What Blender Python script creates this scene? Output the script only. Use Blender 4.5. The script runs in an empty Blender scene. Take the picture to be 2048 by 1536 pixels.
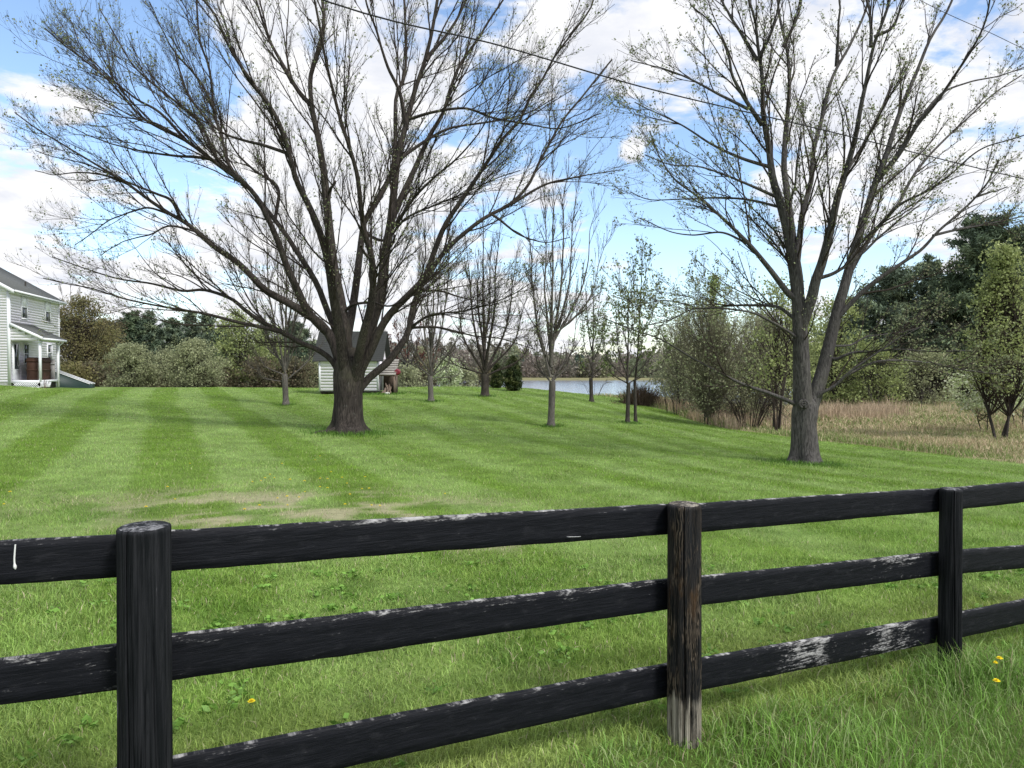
import bpy, math, random
import numpy as np
from mathutils import Vector

R_ = math.radians
scene = bpy.context.scene
COL = scene.collection
EYE = 1.75                      # eye height above the ground under the photographer
F = 1500.0                      # focal length in pixels of the 2048 px wide photograph
HOR = 735.0                     # row of the horizon
PITCH = math.atan((768.0 - HOR) / F)

# ------------------------------------------------------------------ camera
cam_d = bpy.data.cameras.new("camera")
cam = bpy.data.objects.new("camera", cam_d)
COL.objects.link(cam)
cam.location = (0, 0, EYE)
cam.rotation_euler = (math.pi / 2 - PITCH, 0, 0)
cam_d.sensor_width = 36.0
cam_d.lens = 36.0 * F / 2048.0
cam_d.clip_start = 0.05
cam_d.clip_end = 3000
scene.camera = cam

def ray(px, py):
    x = (px - 1024.0) / F
    v = (768.0 - py) / F
    c, s = math.cos(PITCH), math.sin(PITCH)
    return np.array([x, c + v * s, v * c - s])

def at(px, py, Y):
    """world point seen at pixel (px, py) of the photograph, Y metres in front"""
    d = ray(px, py)
    return d * (Y / d[1]) + np.array([0, 0, EYE])

# ------------------------------------------------------------------ light
SUN_EL, SUN_AZ = R_(48), R_(132)      # azimuth clockwise from +Y (the view direction)
sun_vec = Vector((math.sin(SUN_AZ) * math.cos(SUN_EL), math.cos(SUN_AZ) * math.cos(SUN_EL), math.sin(SUN_EL)))
sd = bpy.data.lights.new("sun", 'SUN')
sd.energy = 2.5
sd.angle = R_(12)
sd.color = (1.0, 0.975, 0.95)
so = bpy.data.objects.new("sun", sd)
COL.objects.link(so)
so.rotation_euler = sun_vec.to_track_quat('Z', 'Y').to_euler()
so.location = (0, 0, 60)
scene.view_settings.view_transform = 'Standard'
scene.view_settings.look = 'None'
scene.view_settings.exposure = 0.58
scene.view_settings.gamma = 1.0

# ------------------------------------------------------------------ node helpers
class NT:
    def __init__(self, tree):
        self.t = tree
        self.n = tree.nodes
        self.l = tree.links
    def new(self, kind, **kw):
        n = self.n.new(kind)
        for k, v in kw.items():
            setattr(n, k, v)
        return n
    def link(self, a, b):
        self.l.new(a, b)
    def val(self, sock, v):
        if hasattr(v, 'links') or isinstance(v, bpy.types.NodeSocket):
            self.l.new(v, sock)
        else:
            sock.default_value = v
    def math(self, op, a, b=0.0, c=0.0, clamp=False):
        n = self.n.new('ShaderNodeMath')
        n.operation = op
        n.use_clamp = clamp
        self.val(n.inputs[0], a)
        self.val(n.inputs[1], b)
        self.val(n.inputs[2], c)
        return n.outputs[0]
    def vmath(self, op, a, b=None, scale=None):
        n = self.n.new('ShaderNodeVectorMath')
        n.operation = op
        self.val(n.inputs[0], a)
        if b is not None:
            self.val(n.inputs[1], b)
        if scale is not None:
            self.val(n.inputs['Scale'], scale)
        return n.outputs['Value'] if op in ('DOT_PRODUCT', 'LENGTH') else n.outputs['Vector']
    def smooth(self, x, lo, hi):
        n = self.n.new('ShaderNodeMapRange')
        n.interpolation_type = 'SMOOTHSTEP'
        self.val(n.inputs['Value'], x)
        n.inputs['From Min'].default_value = lo
        n.inputs['From Max'].default_value = hi
        return n.outputs['Result']
    def mix(self, fac, a, b, blend='MIX'):
        n = self.n.new('ShaderNodeMix')
        n.data_type = 'RGBA'
        n.blend_type = blend
        self.val(n.inputs['Factor'], fac)
        self.val(n.inputs['A'] if False else n.inputs[6], a)
        self.val(n.inputs[7], b)
        return n.outputs[2]
    def noise(self, vec, scale, detail=4.0, rough=0.55, dist=0.0):
        n = self.n.new('ShaderNodeTexNoise')
        if vec is not None:
            self.l.new(vec, n.inputs['Vector'])
        n.inputs['Scale'].default_value = scale
        n.inputs['Detail'].default_value = detail
        n.inputs['Roughness'].default_value = rough
        n.inputs['Distortion'].default_value = dist
        return n.outputs['Fac']

def c4(c):
    return (c[0], c[1], c[2], 1.0)

# ------------------------------------------------------------------ sky with broken spring clouds
world = bpy.data.worlds.new("World")
scene.world = world
world.use_nodes = True
w = NT(world.node_tree)
w.n.clear()
out = w.new('ShaderNodeOutputWorld')
sky = w.new('ShaderNodeTexSky', sky_type='NISHITA')
sky.sun_disc = False
sky.sun_elevation = SUN_EL
sky.sun_rotation = SUN_AZ
sky.air_density = 1.0
sky.dust_density = 0.6
sky.ozone_density = 2.0
bg_sky = w.new('ShaderNodeBackground')
hs = w.new('ShaderNodeHueSaturation')
hs.inputs['Saturation'].default_value = 1.0
hs.inputs['Value'].default_value = 1.12
w.link(sky.outputs[0], hs.inputs['Color'])
w.link(hs.outputs[0], bg_sky.inputs['Color'])
bg_sky.inputs['Strength'].default_value = 0.15
tc = w.new('ShaderNodeTexCoord')
dirn = w.vmath('NORMALIZE', tc.outputs['Generated'])
sep = w.new('ShaderNodeSeparateXYZ')
w.link(dirn, sep.inputs[0])
zz = w.math('ADD', w.math('MAXIMUM', sep.outputs[2], 0.0), 0.16)
comb = w.new('ShaderNodeCombineXYZ')
w.link(w.math('DIVIDE', sep.outputs[0], zz), comb.inputs[0])
w.link(w.math('DIVIDE', sep.outputs[1], zz), comb.inputs[1])
w.link(w.math('MULTIPLY', sep.outputs[2], 1.5), comb.inputs[2])
n1 = w.noise(comb.outputs[0], 2.6, 10.0, 0.6, 0.2)
n2 = w.noise(comb.outputs[0], 4.2, 8.0, 0.62, 0.2)
cover = w.math('ADD', w.math('MULTIPLY', n1, 1.55), -0.215)
# broad clearings and banks of cloud in the sky, by direction
HOLES = [(80, 60, 180, -0.5), (430, 175, 80, -0.18), (275, 300, 90, -0.18), (215, 470, 60, -0.2), (1330, 440, 150, -0.5),
         (1215, 275, 60, -0.30), (960, 110, 90, -0.22), (1400, 585, 170, -0.30), (1990, 0, 70, -0.3), (1000, 400, 110, -0.16),
         (1760, 560, 120, -0.22), (1262, 300, 30, 0.45), (1240, 540, 60, 0.2), (820, 240, 160, 0.1), (1750, 250, 220, 0.14), (60, 330, 130, 0.14),
         (100, 200, 80, 0.2), (560, 60, 160, 0.12), (640, 560, 260, 0.1)]
for (hx, hy, hr, hw) in HOLES:
    d = ray(hx, hy)
    d = d / np.linalg.norm(d)
    dt = w.vmath('DOT_PRODUCT', dirn, (float(d[0]), float(d[1]), float(d[2])))
    sg = hr / F
    e = w.math('EXPONENT', w.math('MULTIPLY', w.math('SUBTRACT', dt, 1.0), 2.0 / (sg * sg)))
    cover = w.math('ADD', cover, w.math('MULTIPLY', e, hw))
mask = w.smooth(cover, 0.38, 0.58)
shade = w.smooth(n2, 0.3, 0.66)
dens = w.smooth(cover, 0.45, 0.85)
ccol = w.mix(shade, c4((0.76, 0.785, 0.86)), c4((1.0, 0.995, 1.0)))
bg_c = w.new('ShaderNodeBackground')
w.link(ccol, bg_c.inputs['Color'])
bg_c.inputs['Strength'].default_value = 0.74
mx = w.new('ShaderNodeMixShader')
w.link(mask, mx.inputs[0])
w.link(bg_sky.outputs[0], mx.inputs[1])
w.link(bg_c.outputs[0], mx.inputs[2])
w.link(mx.outputs[0], out.inputs['Surface'])

# ------------------------------------------------------------------ mesh helpers
class MB:
    """collects geometry and links it as one mesh object"""
    def __init__(self):
        self.v, self.q, self.t, self.c, self.w, self.n = [], [], [], [], [], 0
    def add(self, v, q=None, t=None, col=None, wear=None):
        v = np.asarray(v, dtype=np.float64).reshape(-1, 3)
        if q is not None and len(q):
            self.q.append(np.asarray(q, dtype=np.int64).reshape(-1, 4) + self.n)
        if t is not None and len(t):
            self.t.append(np.asarray(t, dtype=np.int64).reshape(-1, 3) + self.n)
        if col is not None:
            col = np.asarray(col, dtype=np.float32)
            if col.ndim == 1:
                col = np.tile(col[:3], (len(v), 1))
        else:
            col = np.ones((len(v), 3), np.float32)
        self.c.append(col)
        self.w.append(np.zeros(len(v), np.float32) if wear is None else np.asarray(wear, np.float32))
        self.v.append(v)
        self.n += len(v)
        return self
    def box(self, o, ex, ey, ez, col=None):
        o, ex, ey, ez = [np.asarray(a, float) for a in (o, ex, ey, ez)]
        v = [o, o + ex, o + ex + ey, o + ey, o + ez, o + ex + ez, o + ex + ey + ez, o + ey + ez]
        q = [(0, 3, 2, 1), (4, 5, 6, 7), (0, 1, 5, 4), (1, 2, 6, 5), (2, 3, 7, 6), (3, 0, 4, 7)]
        if np.dot(np.cross(ex, ey), ez) < 0:
            q = [f[::-1] for f in q]
        return self.add(v, q, col=col)
    def build(self, name, mat, parent=None, smooth=False, origin=None):
        V = np.concatenate(self.v) if self.v else np.zeros((0, 3))
        if origin is None:
            origin = np.array(parent.location) if parent is not None else np.zeros(3)
        V = V - np.asarray(origin)
        Q = np.concatenate(self.q) if self.q else np.zeros((0, 4), np.int64)
        T = np.concatenate(self.t) if self.t else np.zeros((0, 3), np.int64)
        me = bpy.data.meshes.new(name)
        me.vertices.add(len(V))
        me.vertices.foreach_set('co', V.astype(np.float32).ravel())
        loops = np.concatenate([Q.ravel(), T.ravel()]).astype(np.int32)
        me.loops.add(len(loops))
        me.loops.foreach_set('vertex_index', loops)
        ls = np.concatenate([np.arange(len(Q)) * 4, len(Q) * 4 + np.arange(len(T)) * 3]).astype(np.int32)
        me.polygons.add(len(ls))
        me.polygons.foreach_set('loop_start', ls)
        if smooth:
            me.polygons.foreach_set('use_smooth', np.ones(len(ls), bool))
        me.update(calc_edges=True)
        C = np.concatenate(self.c) if self.c else np.zeros((0, 3), np.float32)
        ca = me.color_attributes.new('Col', 'FLOAT_COLOR', 'POINT')
        ca.data.foreach_set('color', np.hstack([C, np.ones((len(C), 1), np.float32)]).astype(np.float32).ravel())
        W = np.concatenate(self.w) if self.w else np.zeros(0, np.float32)
        if W.any():
            wa = me.attributes.new('wear', 'FLOAT', 'POINT')
            wa.data.foreach_set('value', W.astype(np.float32))
        me.materials.append(mat)
        o = bpy.data.objects.new(name, me)
        COL.objects.link(o)
        if parent is not None:
            o.parent = parent
        else:
            o.location = origin
        return o

def tag(o, label=None, cat=None, group=None, kind=None):
    if label: o['label'] = label
    if cat: o['category'] = cat
    if group: o['group'] = group
    if kind: o['kind'] = kind
    return o

def thing(name, loc, label, cat, group=None):
    o = bpy.data.objects.new(name, None)
    COL.objects.link(o)
    o.location = tuple(float(a) for a in loc)
    o.empty_display_size = 0.3
    return tag(o, label, cat, group)

def norm(a):
    return a / np.maximum(np.linalg.norm(a, axis=-1, keepdims=True), 1e-9)

def tubes(P, Rr, sides):
    """P (B,N,3), Rr (B,N) -> verts, quads"""
    P = np.asarray(P, float)
    Rr = np.asarray(Rr, float)
    B, N, _ = P.shape
    T = norm(np.gradient(P, axis=1))
    m = np.abs(norm(P[:, -1] - P[:, 0]))
    ref = np.zeros((B, 3))
    ref[np.arange(B), np.argmin(m, axis=1)] = 1.0
    U = norm(np.cross(T, ref[:, None, :]))
    W = np.cross(T, U)
    a = np.arange(sides) * 2 * math.pi / sides
    V = P[:, :, None, :] + Rr[:, :, None, None] * (np.cos(a)[None, None, :, None] * U[:, :, None, :] + np.sin(a)[None, None, :, None] * W[:, :, None, :])
    idx = np.arange(B * N * sides).reshape(B, N, sides)
    i0 = idx[:, :-1]
    i1 = idx[:, 1:]
    Q = np.stack([i0, np.roll(i0, -1, 2), np.roll(i1, -1, 2), i1], -1).reshape(-1, 4)
    return V.reshape(-1, 3), Q

def quads_at(C, size, rng, elong=1.5, normal_up=0.0):
    """leaf-like diamonds with random orientation centred at C"""
    n = len(C)
    size = np.broadcast_to(size, (n,))
    a = rng.normal(size=(n, 3))
    a[:, 2] *= (1 - normal_up)
    a = norm(a)
    b = norm(np.cross(a, rng.normal(size=(n, 3))))
    a = a * (size * 0.5 * elong)[:, None]
    b = b * (size * 0.5)[:, None]
    V = np.stack([C - a, C + b, C + a, C - b], 1).reshape(-1, 3)
    return V, np.arange(4 * n).reshape(-1, 4)

def catmull(pts, n):
    pts = np.asarray(pts, float)
    p = np.vstack([2 * pts[0] - pts[1], pts, 2 * pts[-1] - pts[-2]])
    d = np.linalg.norm(np.diff(pts, axis=0), axis=1)
    s = np.concatenate([[0], np.cumsum(d)])
    out = []
    for u in np.linspace(0, s[-1], n):
        i = min(np.searchsorted(s, u, 'right') - 1, len(pts) - 2)
        t = (u - s[i]) / max(d[i], 1e-9)
        p0, p1, p2, p3 = p[i], p[i + 1], p[i + 2], p[i + 3]
        out.append(0.5 * (2 * p1 + (p2 - p0) * t + (2 * p0 - 5 * p1 + 4 * p2 - p3) * t * t + (3 * p1 - p0 - 3 * p2 + p3) * t ** 3))
    return np.array(out)

def vnoise(x, y, seed=0):
    x = np.asarray(x, float)
    y = np.asarray(y, float)
    xi = np.floor(x).astype(np.int64)
    yi = np.floor(y).astype(np.int64)
    fx = x - xi
    fy = y - yi
    fx = fx * fx * (3 - 2 * fx)
    fy = fy * fy * (3 - 2 * fy)
    def h(a, b):
        k = (a * 374761393 + b * 668265263 + seed * 974634777) & 0x7fffffff
        k = ((k ^ (k >> 13)) * 1274126177) & 0x7fffffff
        return ((k ^ (k >> 16)) & 0xffff) / 65535.0
    return (h(xi, yi) * (1 - fx) + h(xi + 1, yi) * fx) * (1 - fy) + (h(xi, yi + 1) * (1 - fx) + h(xi + 1, yi + 1) * fx) * fy

def fbm(x, y, scale, seed=0, oct=4):
    s = 0
    a = 0.5
    t = 0
    for i in range(oct):
        s = s + a * vnoise(np.asarray(x) / scale, np.asarray(y) / scale, seed + i * 17)
        t += a
        a *= 0.5
        scale *= 0.5
    return s / t

def sstep(x, a, b):
    t = np.clip((np.asarray(x, float) - a) / (b - a), 0, 1)
    return t * t * (3 - 2 * t)

# ------------------------------------------------------------------ materials
def new_mat(name):
    m = bpy.data.materials.new(name)
    m.use_nodes = True
    t = NT(m.node_tree)
    t.n.clear()
    o = t.new('ShaderNodeOutputMaterial')
    return m, t, o

def leaf_mat(name, transl=0.35, rough=0.55, spec=0.15):
    m, t, o = new_mat(name)
    a = t.new('ShaderNodeAttribute', attribute_name='Col')
    p = t.new('ShaderNodeBsdfPrincipled')
    t.link(a.outputs['Color'], p.inputs['Base Color'])
    p.inputs['Roughness'].default_value = rough
    p.inputs['Specular IOR Level'].default_value = spec
    tr = t.new('ShaderNodeBsdfTranslucent')
    t.link(a.outputs['Color'], tr.inputs['Color'])
    mx = t.new('ShaderNodeMixShader')
    mx.inputs[0].default_value = transl
    t.link(p.outputs[0], mx.inputs[1])
    t.link(tr.outputs[0], mx.inputs[2])
    t.link(mx.outputs[0], o.inputs['Surface'])
    return m

def plain_mat(name, col, rough=0.6, var=0.15, scale=6.0, spec=0.3, bump=0.0, bscale=20.0, metal=0.0, stretch=(1, 1, 1)):
    m, t, o = new_mat(name)
    g = t.new('ShaderNodeNewGeometry')
    mp = t.vmath('MULTIPLY', g.outputs['Position'], stretch)
    f = t.noise(mp, scale, 5, 0.6)
    k = t.math('ADD', t.math('MULTIPLY', t.math('SUBTRACT', f, 0.5), 2 * var), 1.0)
    cn = t.vmath('SCALE', tuple(col), scale=k)
    p = t.new('ShaderNodeBsdfPrincipled')
    t.link(cn, p.inputs['Base Color'])
    p.inputs['Roughness'].default_value = rough
    p.inputs['Specular IOR Level'].default_value = spec
    p.inputs['Metallic'].default_value = metal
    if bump:
        b = t.new('ShaderNodeBump')
        b.inputs['Strength'].default_value = bump
        b.inputs['Distance'].default_value = 0.02
        t.link(t.noise(mp, bscale, 4, 0.6), b.inputs['Height'])
        t.link(b.outputs[0], p.inputs['Normal'])
    t.link(p.outputs[0], o.inputs['Surface'])
    return m

def bark_mat(name, dark, light, scale=14.0, moss=(0.1, 0.11, 0.05), mossk=0.25, bump=0.7):
    m, t, o = new_mat(name)
    g = t.new('ShaderNodeNewGeometry')
    st = t.vmath('MULTIPLY', g.outputs['Position'], (1.0, 1.0, 0.1))
    f = t.noise(st, scale * 2.2, 6, 0.66, 0.5)
    f2 = t.noise(g.outputs['Position'], 1.6, 4, 0.6)
    ridge = t.smooth(f, 0.3, 0.72)
    c = t.mix(ridge, c4(dark), c4(light))
    c = t.mix(t.math('MULTIPLY', t.smooth(f2, 0.48, 0.7), mossk), c, c4(moss))
    f3 = t.noise(g.outputs['Position'], 7.0, 5, 0.7)
    c = t.mix(t.math('MULTIPLY', t.smooth(f3, 0.6, 0.72), 0.35), c, c4((0.24, 0.24, 0.21)))
    c = t.mix(t.math('MULTIPLY', t.smooth(t.noise(g.outputs['Position'], 0.9, 3, 0.6), 0.45, 0.65), 0.4), c, c4(dark))
    p = t.new('ShaderNodeBsdfPrincipled')
    t.link(c, p.inputs['Base Color'])
    p.inputs['Roughness'].default_value = 0.9
    p.inputs['Specular IOR Level'].default_value = 0.15
    b = t.new('ShaderNodeBump')
    b.inputs['Strength'].default_value = bump
    b.inputs['Distance'].default_value = 0.03
    t.link(f, b.inputs['Height'])
    t.link(b.outputs[0], p.inputs['Normal'])
    t.link(p.outputs[0], o.inputs['Surface'])
    return m

def attr_mat(name, rough=0.95):
    m, t, o = new_mat(name)
    a = t.new('ShaderNodeAttribute', attribute_name='Col')
    g = t.new('ShaderNodeNewGeometry')
    f = t.noise(g.outputs['Position'], 9.0, 6, 0.65)
    k = t.math('ADD', t.math('MULTIPLY', f, 0.9), 0.55)
    cn = t.vmath('SCALE', a.outputs['Color'], scale=k)
    p = t.new('ShaderNodeBsdfPrincipled')
    t.link(cn, p.inputs['Base Color'])
    p.inputs['Roughness'].default_value = rough
    p.inputs['Specular IOR Level'].default_value = 0.1
    b = t.new('ShaderNodeBump')
    b.inputs['Strength'].default_value = 0.5
    b.inputs['Distance'].default_value = 0.03
    t.link(t.noise(g.outputs['Position'], 30.0, 4, 0.6), b.inputs['Height'])
    t.link(b.outputs[0], p.inputs['Normal'])
    t.link(p.outputs[0], o.inputs['Surface'])
    return m

M_GROUND = attr_mat('turf_soil')
M_GRASS = leaf_mat('grass_blades', 0.3, 0.5, 0.25)
M_STRAW = leaf_mat('dry_grass', 0.2, 0.7, 0.1)
M_LEAF = leaf_mat('spring_leaves', 0.4, 0.55, 0.15)
M_NEEDLE = leaf_mat('needles', 0.1, 0.6, 0.15)
M_BARK1 = bark_mat('maple_bark', (0.012, 0.010, 0.009), (0.088, 0.073, 0.063), 15.0, (0.085, 0.085, 0.05), 0.3)
M_BARK2 = bark_mat('grey_maple_bark', (0.024, 0.022, 0.021), (0.135, 0.125, 0.118), 17.0, (0.11, 0.11, 0.08), 0.3)
M_BARKY = bark_mat('young_bark', (0.05, 0.045, 0.04), (0.2, 0.18, 0.16), 20.0, (0.12, 0.12, 0.09), 0.2, 0.4)
M_BARKD = bark_mat('dark_bark', (0.02, 0.017, 0.015), (0.08, 0.07, 0.06), 20.0, (0.06, 0.06, 0.04), 0.2, 0.4)
M_TWIG = plain_mat('twigs', (0.045, 0.036, 0.03), 0.85, 0.3, 2.0, 0.1)
M_TWIGG = plain_mat('grey_twigs', (0.085, 0.075, 0.065), 0.85, 0.3, 2.0, 0.1)
M_TWIGO = plain_mat('olive_twigs', (0.16, 0.15, 0.105), 0.85, 0.3, 2.0, 0.1)
M_TWIGR = plain_mat('reddish_twigs', (0.12, 0.055, 0.045), 0.85, 0.3, 2.0, 0.1)

# ------------------------------------------------------------------ lie of the land
_cp = []
for (px, py, Y) in [(1370, 1500, 3.75), (1905, 1345, 4.75), (695, 866, 25), (1610, 928, 20.5), (20, 770, 45), (118, 774, 53.4), (700, 788, 47),
                    (400, 775, 60), (250, 774.5, 60), (570, 776, 60), (60, 775.5, 45.6), (105, 777, 47.5), (60, 778, 42), (572, 811, 38), (862, 803, 40), (970, 793, 45), (1102, 853, 30),
                    (1183, 803, 45), (1260, 846, 32), (1230, 796, 50), (1330, 816, 45), (1050, 776, 57), (1150, 787, 54), (2048, 934, 20.2),
                    (1640, 886, 27.5), (1420, 851, 36), (2005, 881, 28), (1025, 782, 52), (890, 775, 60), (1900, 815, 52)]:
    _cp.append(at(px, py, Y))
for p in [(-1.35, 2.65, 0.03), (0, 0, 0.0), (0, -8, 0.0), (-12, 0, 0.02), (12, 0, -0.2), (-12, 10, 0.05), (25, 10, -0.5), (-30, 15, 0.3), (-45, 40, 0.7),
          (-60, 90, -0.9), (-20, 90, -1.0), (-40, 15, 0.5), (40, 25, -0.9), (60, 60, -1.1), (30, 70, -1.2), (-100, 60, 0.2), (120, 60, -1.0),
          (5, 82, -2.6), (15, 66, -2.3), (30, 95, -2.6), (-10, 95, -1.2), (60, 100, -1.3), (-15, -30, 0), (30, -30, -0.3), (-100, 0, 0.3), (120, 0, -0.8)]:
    _cp.append(np.array(p, float))
_cp = np.array(_cp)
def _ker(a, b):
    return np.sqrt(((a[:, None, :2] - b[None, :, :2]) ** 2).sum(-1) + 9.0)
_n = len(_cp)
_A = np.zeros((_n + 1, _n + 1))
_A[:_n, :_n] = _ker(_cp, _cp) - 0.25 * np.eye(_n)
_A[:_n, _n] = 1
_A[_n, :_n] = 1
_sol = np.linalg.solve(_A, np.append(_cp[:, 2], 0))
WATER_Z = EYE - 3.3
def ground_z(x, y, bumps=True):
    x = np.atleast_1d(np.asarray(x, float))
    y = np.atleast_1d(np.asarray(y, float))
    xc = np.clip(x, -110, 130)
    yc = np.clip(y, -30, 105)
    out = np.empty(x.shape)
    xf, yf, of = xc.ravel(), yc.ravel(), out.ravel()
    for i in range(0, len(xf), 40000):
        pp = np.stack([xf[i:i + 40000], yf[i:i + 40000]], 1)
        of[i:i + 40000] = _ker(pp, _cp) @ _sol[:_n] + _sol[_n]
    out = of.reshape(x.shape)
    # the pond basin and the far bank
    inx = sstep(x, -25, -5) * (1 - sstep(x - 0.2 * y, 0, 6))
    iny = sstep(y, 58, 74) * (1 - sstep(y, 192, 197))
    basin = inx * iny
    out = out * (1 - basin) + (WATER_Z - 0.9) * basin
    far = sstep(y, 150, 199)
    out = np.where(basin < 0.5, out * (1 - far) + (WATER_Z + 0.5 + 6.0 * sstep(y, 215, 420)) * far, out)
    if bumps:
        out = out + (fbm(x, y, 1.3, 5, 3) - 0.5) * 0.07 * sstep(np.hypot(x, y), 2, 8) * (1 - basin)
    return out

def gz(x, y):
    return float(ground_z(np.array([x]), np.array([y]))[0])

def on_ground(px, Y):
    p = at(px, 700, Y)
    return np.array([p[0], p[1], gz(p[0], p[1])])

_bY = np.array([-50, 0, 12, 20, 23, 26, 31, 36, 44, 52, 60, 70])
_bX = np.array([46, 24, 18.0, 14.4, 13.6, 12.6, 10.4, 9.2, 8.7, 7.4, 6.0, 4.0])
def meadow_amt(x, y):
    b = np.interp(y, _bY, _bX) + (fbm(x, y, 2.5, 9, 3) - 0.5) * 1.3
    return sstep(np.asarray(x) - b, -0.15, 0.35)

FD = np.array([0.887, 0.461])
F0 = np.array([-1.335, 2.71])
def fence_side(x, y):
    """metres towards the photographer from the fence line (negative beyond it)"""
    return -(-(x - F0[0]) * FD[1] + (y - F0[1]) * FD[0])

def lawn_colour(x, y):
    """colour of mown grass: mowing stripes, dry and bare patches"""
    x = np.asarray(x, float)
    y = np.asarray(y, float)
    u = x + 0.466 * y + (fbm(x, y, 9.0, 3, 2) - 0.5) * 0.8 + (fbm(x, y, 0.6, 4, 2) - 0.5) * 0.3
    s = np.cos(2 * np.pi * (u + 1.45) / 3.1)
    s = np.clip(s * 5.0 + 0.2, -1, 1)
    amp = 0.68 - 0.4 * sstep(x + 0.466 * y, 3.0, 8.0)
    amp = amp * sstep(y, 5.5, 10.0) + 0.25 * (1 - sstep(y, 5.5, 10.0))
    lt = 0.5 + 0.5 * s * amp
    u2 = x + 0.3 * y + (fbm(x, y, 6.0, 14, 2) - 0.5) * 1.2
    s2 = np.clip(np.cos(2 * np.pi * u2 / 1.55) * 1.6, -1, 1)
    lt = lt + 0.16 * (0.3 + 1.4 * fbm(x, y, 7.0, 18, 2)) * s2 * sstep(u, 4.0, 9.0) * sstep(y, 7, 12)
    lt = np.clip(lt + (fbm(x, y, 1.2, 21, 3) - 0.5) * 0.5, 0, 1)[..., None]
    dark = np.array([0.15, 0.262, 0.028])
    light = np.array([0.275, 0.395, 0.118])
    c = dark * (1 - lt) + light * lt
    # yellower thin strip of grass along the fence
    fs = fence_side(x, y)
    yel = (np.exp(-((fs + 0.35) / 0.8) ** 2) * 0.55 * fbm(x, y, 0.8, 31, 3) * 1.6)[..., None]
    c = c * (1 - yel) + np.array([0.33, 0.38, 0.11]) * yel
    c = c * (0.72 + 0.56 * fbm(x, y, 0.4, 33, 3))[..., None]
    mossy = sstep(fbm(x, y, 0.7, 35, 3), 0.56, 0.7)[..., None] * 0.5 * (1 - sstep(y, 9, 14))[..., None]
    c = c * (1 - mossy) + np.array([0.085, 0.18, 0.02]) * mossy
    return c

def bare_amt(x, y):
    d = ((x + 3.0) / 2.6) ** 2 + ((y - 10.4) / 1.7) ** 2
    d2 = ((x + 1.45) / 1.5) ** 2 + ((y - 9.0) / 0.8) ** 2
    k = np.exp(-d) * 1.1 + np.exp(-d2) * 2.0
    n = fbm(x, y, 0.9, 41, 3) * 0.6 + fbm(x, y, 0.28, 47, 2) * 0.4
    return np.clip(sstep(n + 0.04 * np.exp(-d2), 0.46, 0.57) * k * 1.2, 0, 1)

# ------------------------------------------------------------------ ground sheet
def axis(segs):
    out = []
    for a, b, st in segs:
        out.append(np.arange(a, b, st))
    return np.unique(np.concatenate(out))
gx = axis([(-900, -120, 60), (-120, -45, 5), (-45, -16, 0.5), (-16, 18, 0.2), (18, 50, 0.5), (50, 130, 5), (130, 901, 60)])
gy = axis([(-60, -4, 4), (-4, 0, 0.5), (0, 30, 0.2), (30, 66, 0.4), (66, 110, 2), (110, 190, 8), (190, 200, 1), (200, 300, 12), (300, 1301, 60)])
GX, GY = np.meshgrid(gx, gy)
GZ = ground_z(GX, GY)
md = meadow_amt(GX, GY)[..., None]
gc = lawn_colour(GX, GY) * (0.6 - 0.28 * sstep(fence_side(GX, GY), -0.1, 0.2))[..., None]  # turf darkened, most under long grass, to paint in shade between blades
ba = bare_amt(GX, GY)[..., None]
gc = gc * (1 - ba) + np.array([0.27, 0.26, 0.15]) * ba
tan = np.array([0.27, 0.225, 0.135]) * (0.7 + 0.6 * fbm(GX, GY, 3.0, 51, 3)[..., None])
gc = gc * (1 - md) + tan * md
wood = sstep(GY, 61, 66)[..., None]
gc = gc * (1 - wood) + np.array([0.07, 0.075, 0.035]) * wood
farf = sstep(GY, 188, 196)[..., None]
gc = gc * (1 - farf) + np.array([0.2, 0.19, 0.1]) * farf
nx, ny = len(gx), len(gy)
idx = np.arange(nx * ny).reshape(ny, nx)
q = np.stack([idx[:-1, :-1], idx[:-1, 1:], idx[1:, 1:], idx[1:, :-1]], -1).reshape(-1, 4)
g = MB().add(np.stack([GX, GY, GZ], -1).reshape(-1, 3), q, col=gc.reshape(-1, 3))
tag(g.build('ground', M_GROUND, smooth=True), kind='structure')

# pond
m, t, o = new_mat('pond_water')
p = t.new('ShaderNodeBsdfPrincipled')
p.inputs['Base Color'].default_value = (0.22, 0.23, 0.25, 1)
p.inputs['Roughness'].default_value = 0.16
p.inputs['IOR'].default_value = 1.33
p.inputs['Specular IOR Level'].default_value = 0.8
ge = t.new('ShaderNodeNewGeometry')
b = t.new('ShaderNodeBump')
b.inputs['Strength'].default_value = 0.9
b.inputs['Distance'].default_value = 0.12
t.link(t.noise(t.vmath('MULTIPLY', ge.outputs['Position'], (0.35, 1.0, 1.0)), 1.2, 3, 0.55), b.inputs['Height'])
t.link(b.outputs[0], p.inputs['Normal'])
t.link(p.outputs[0], o.inputs['Surface'])
wm = MB().add([(-24, 60, WATER_Z), (98, 60, WATER_Z), (98, 197, WATER_Z), (-24, 197, WATER_Z)], [(0, 1, 2, 3)])
tag(wm.build('water', m), kind='structure')

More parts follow.
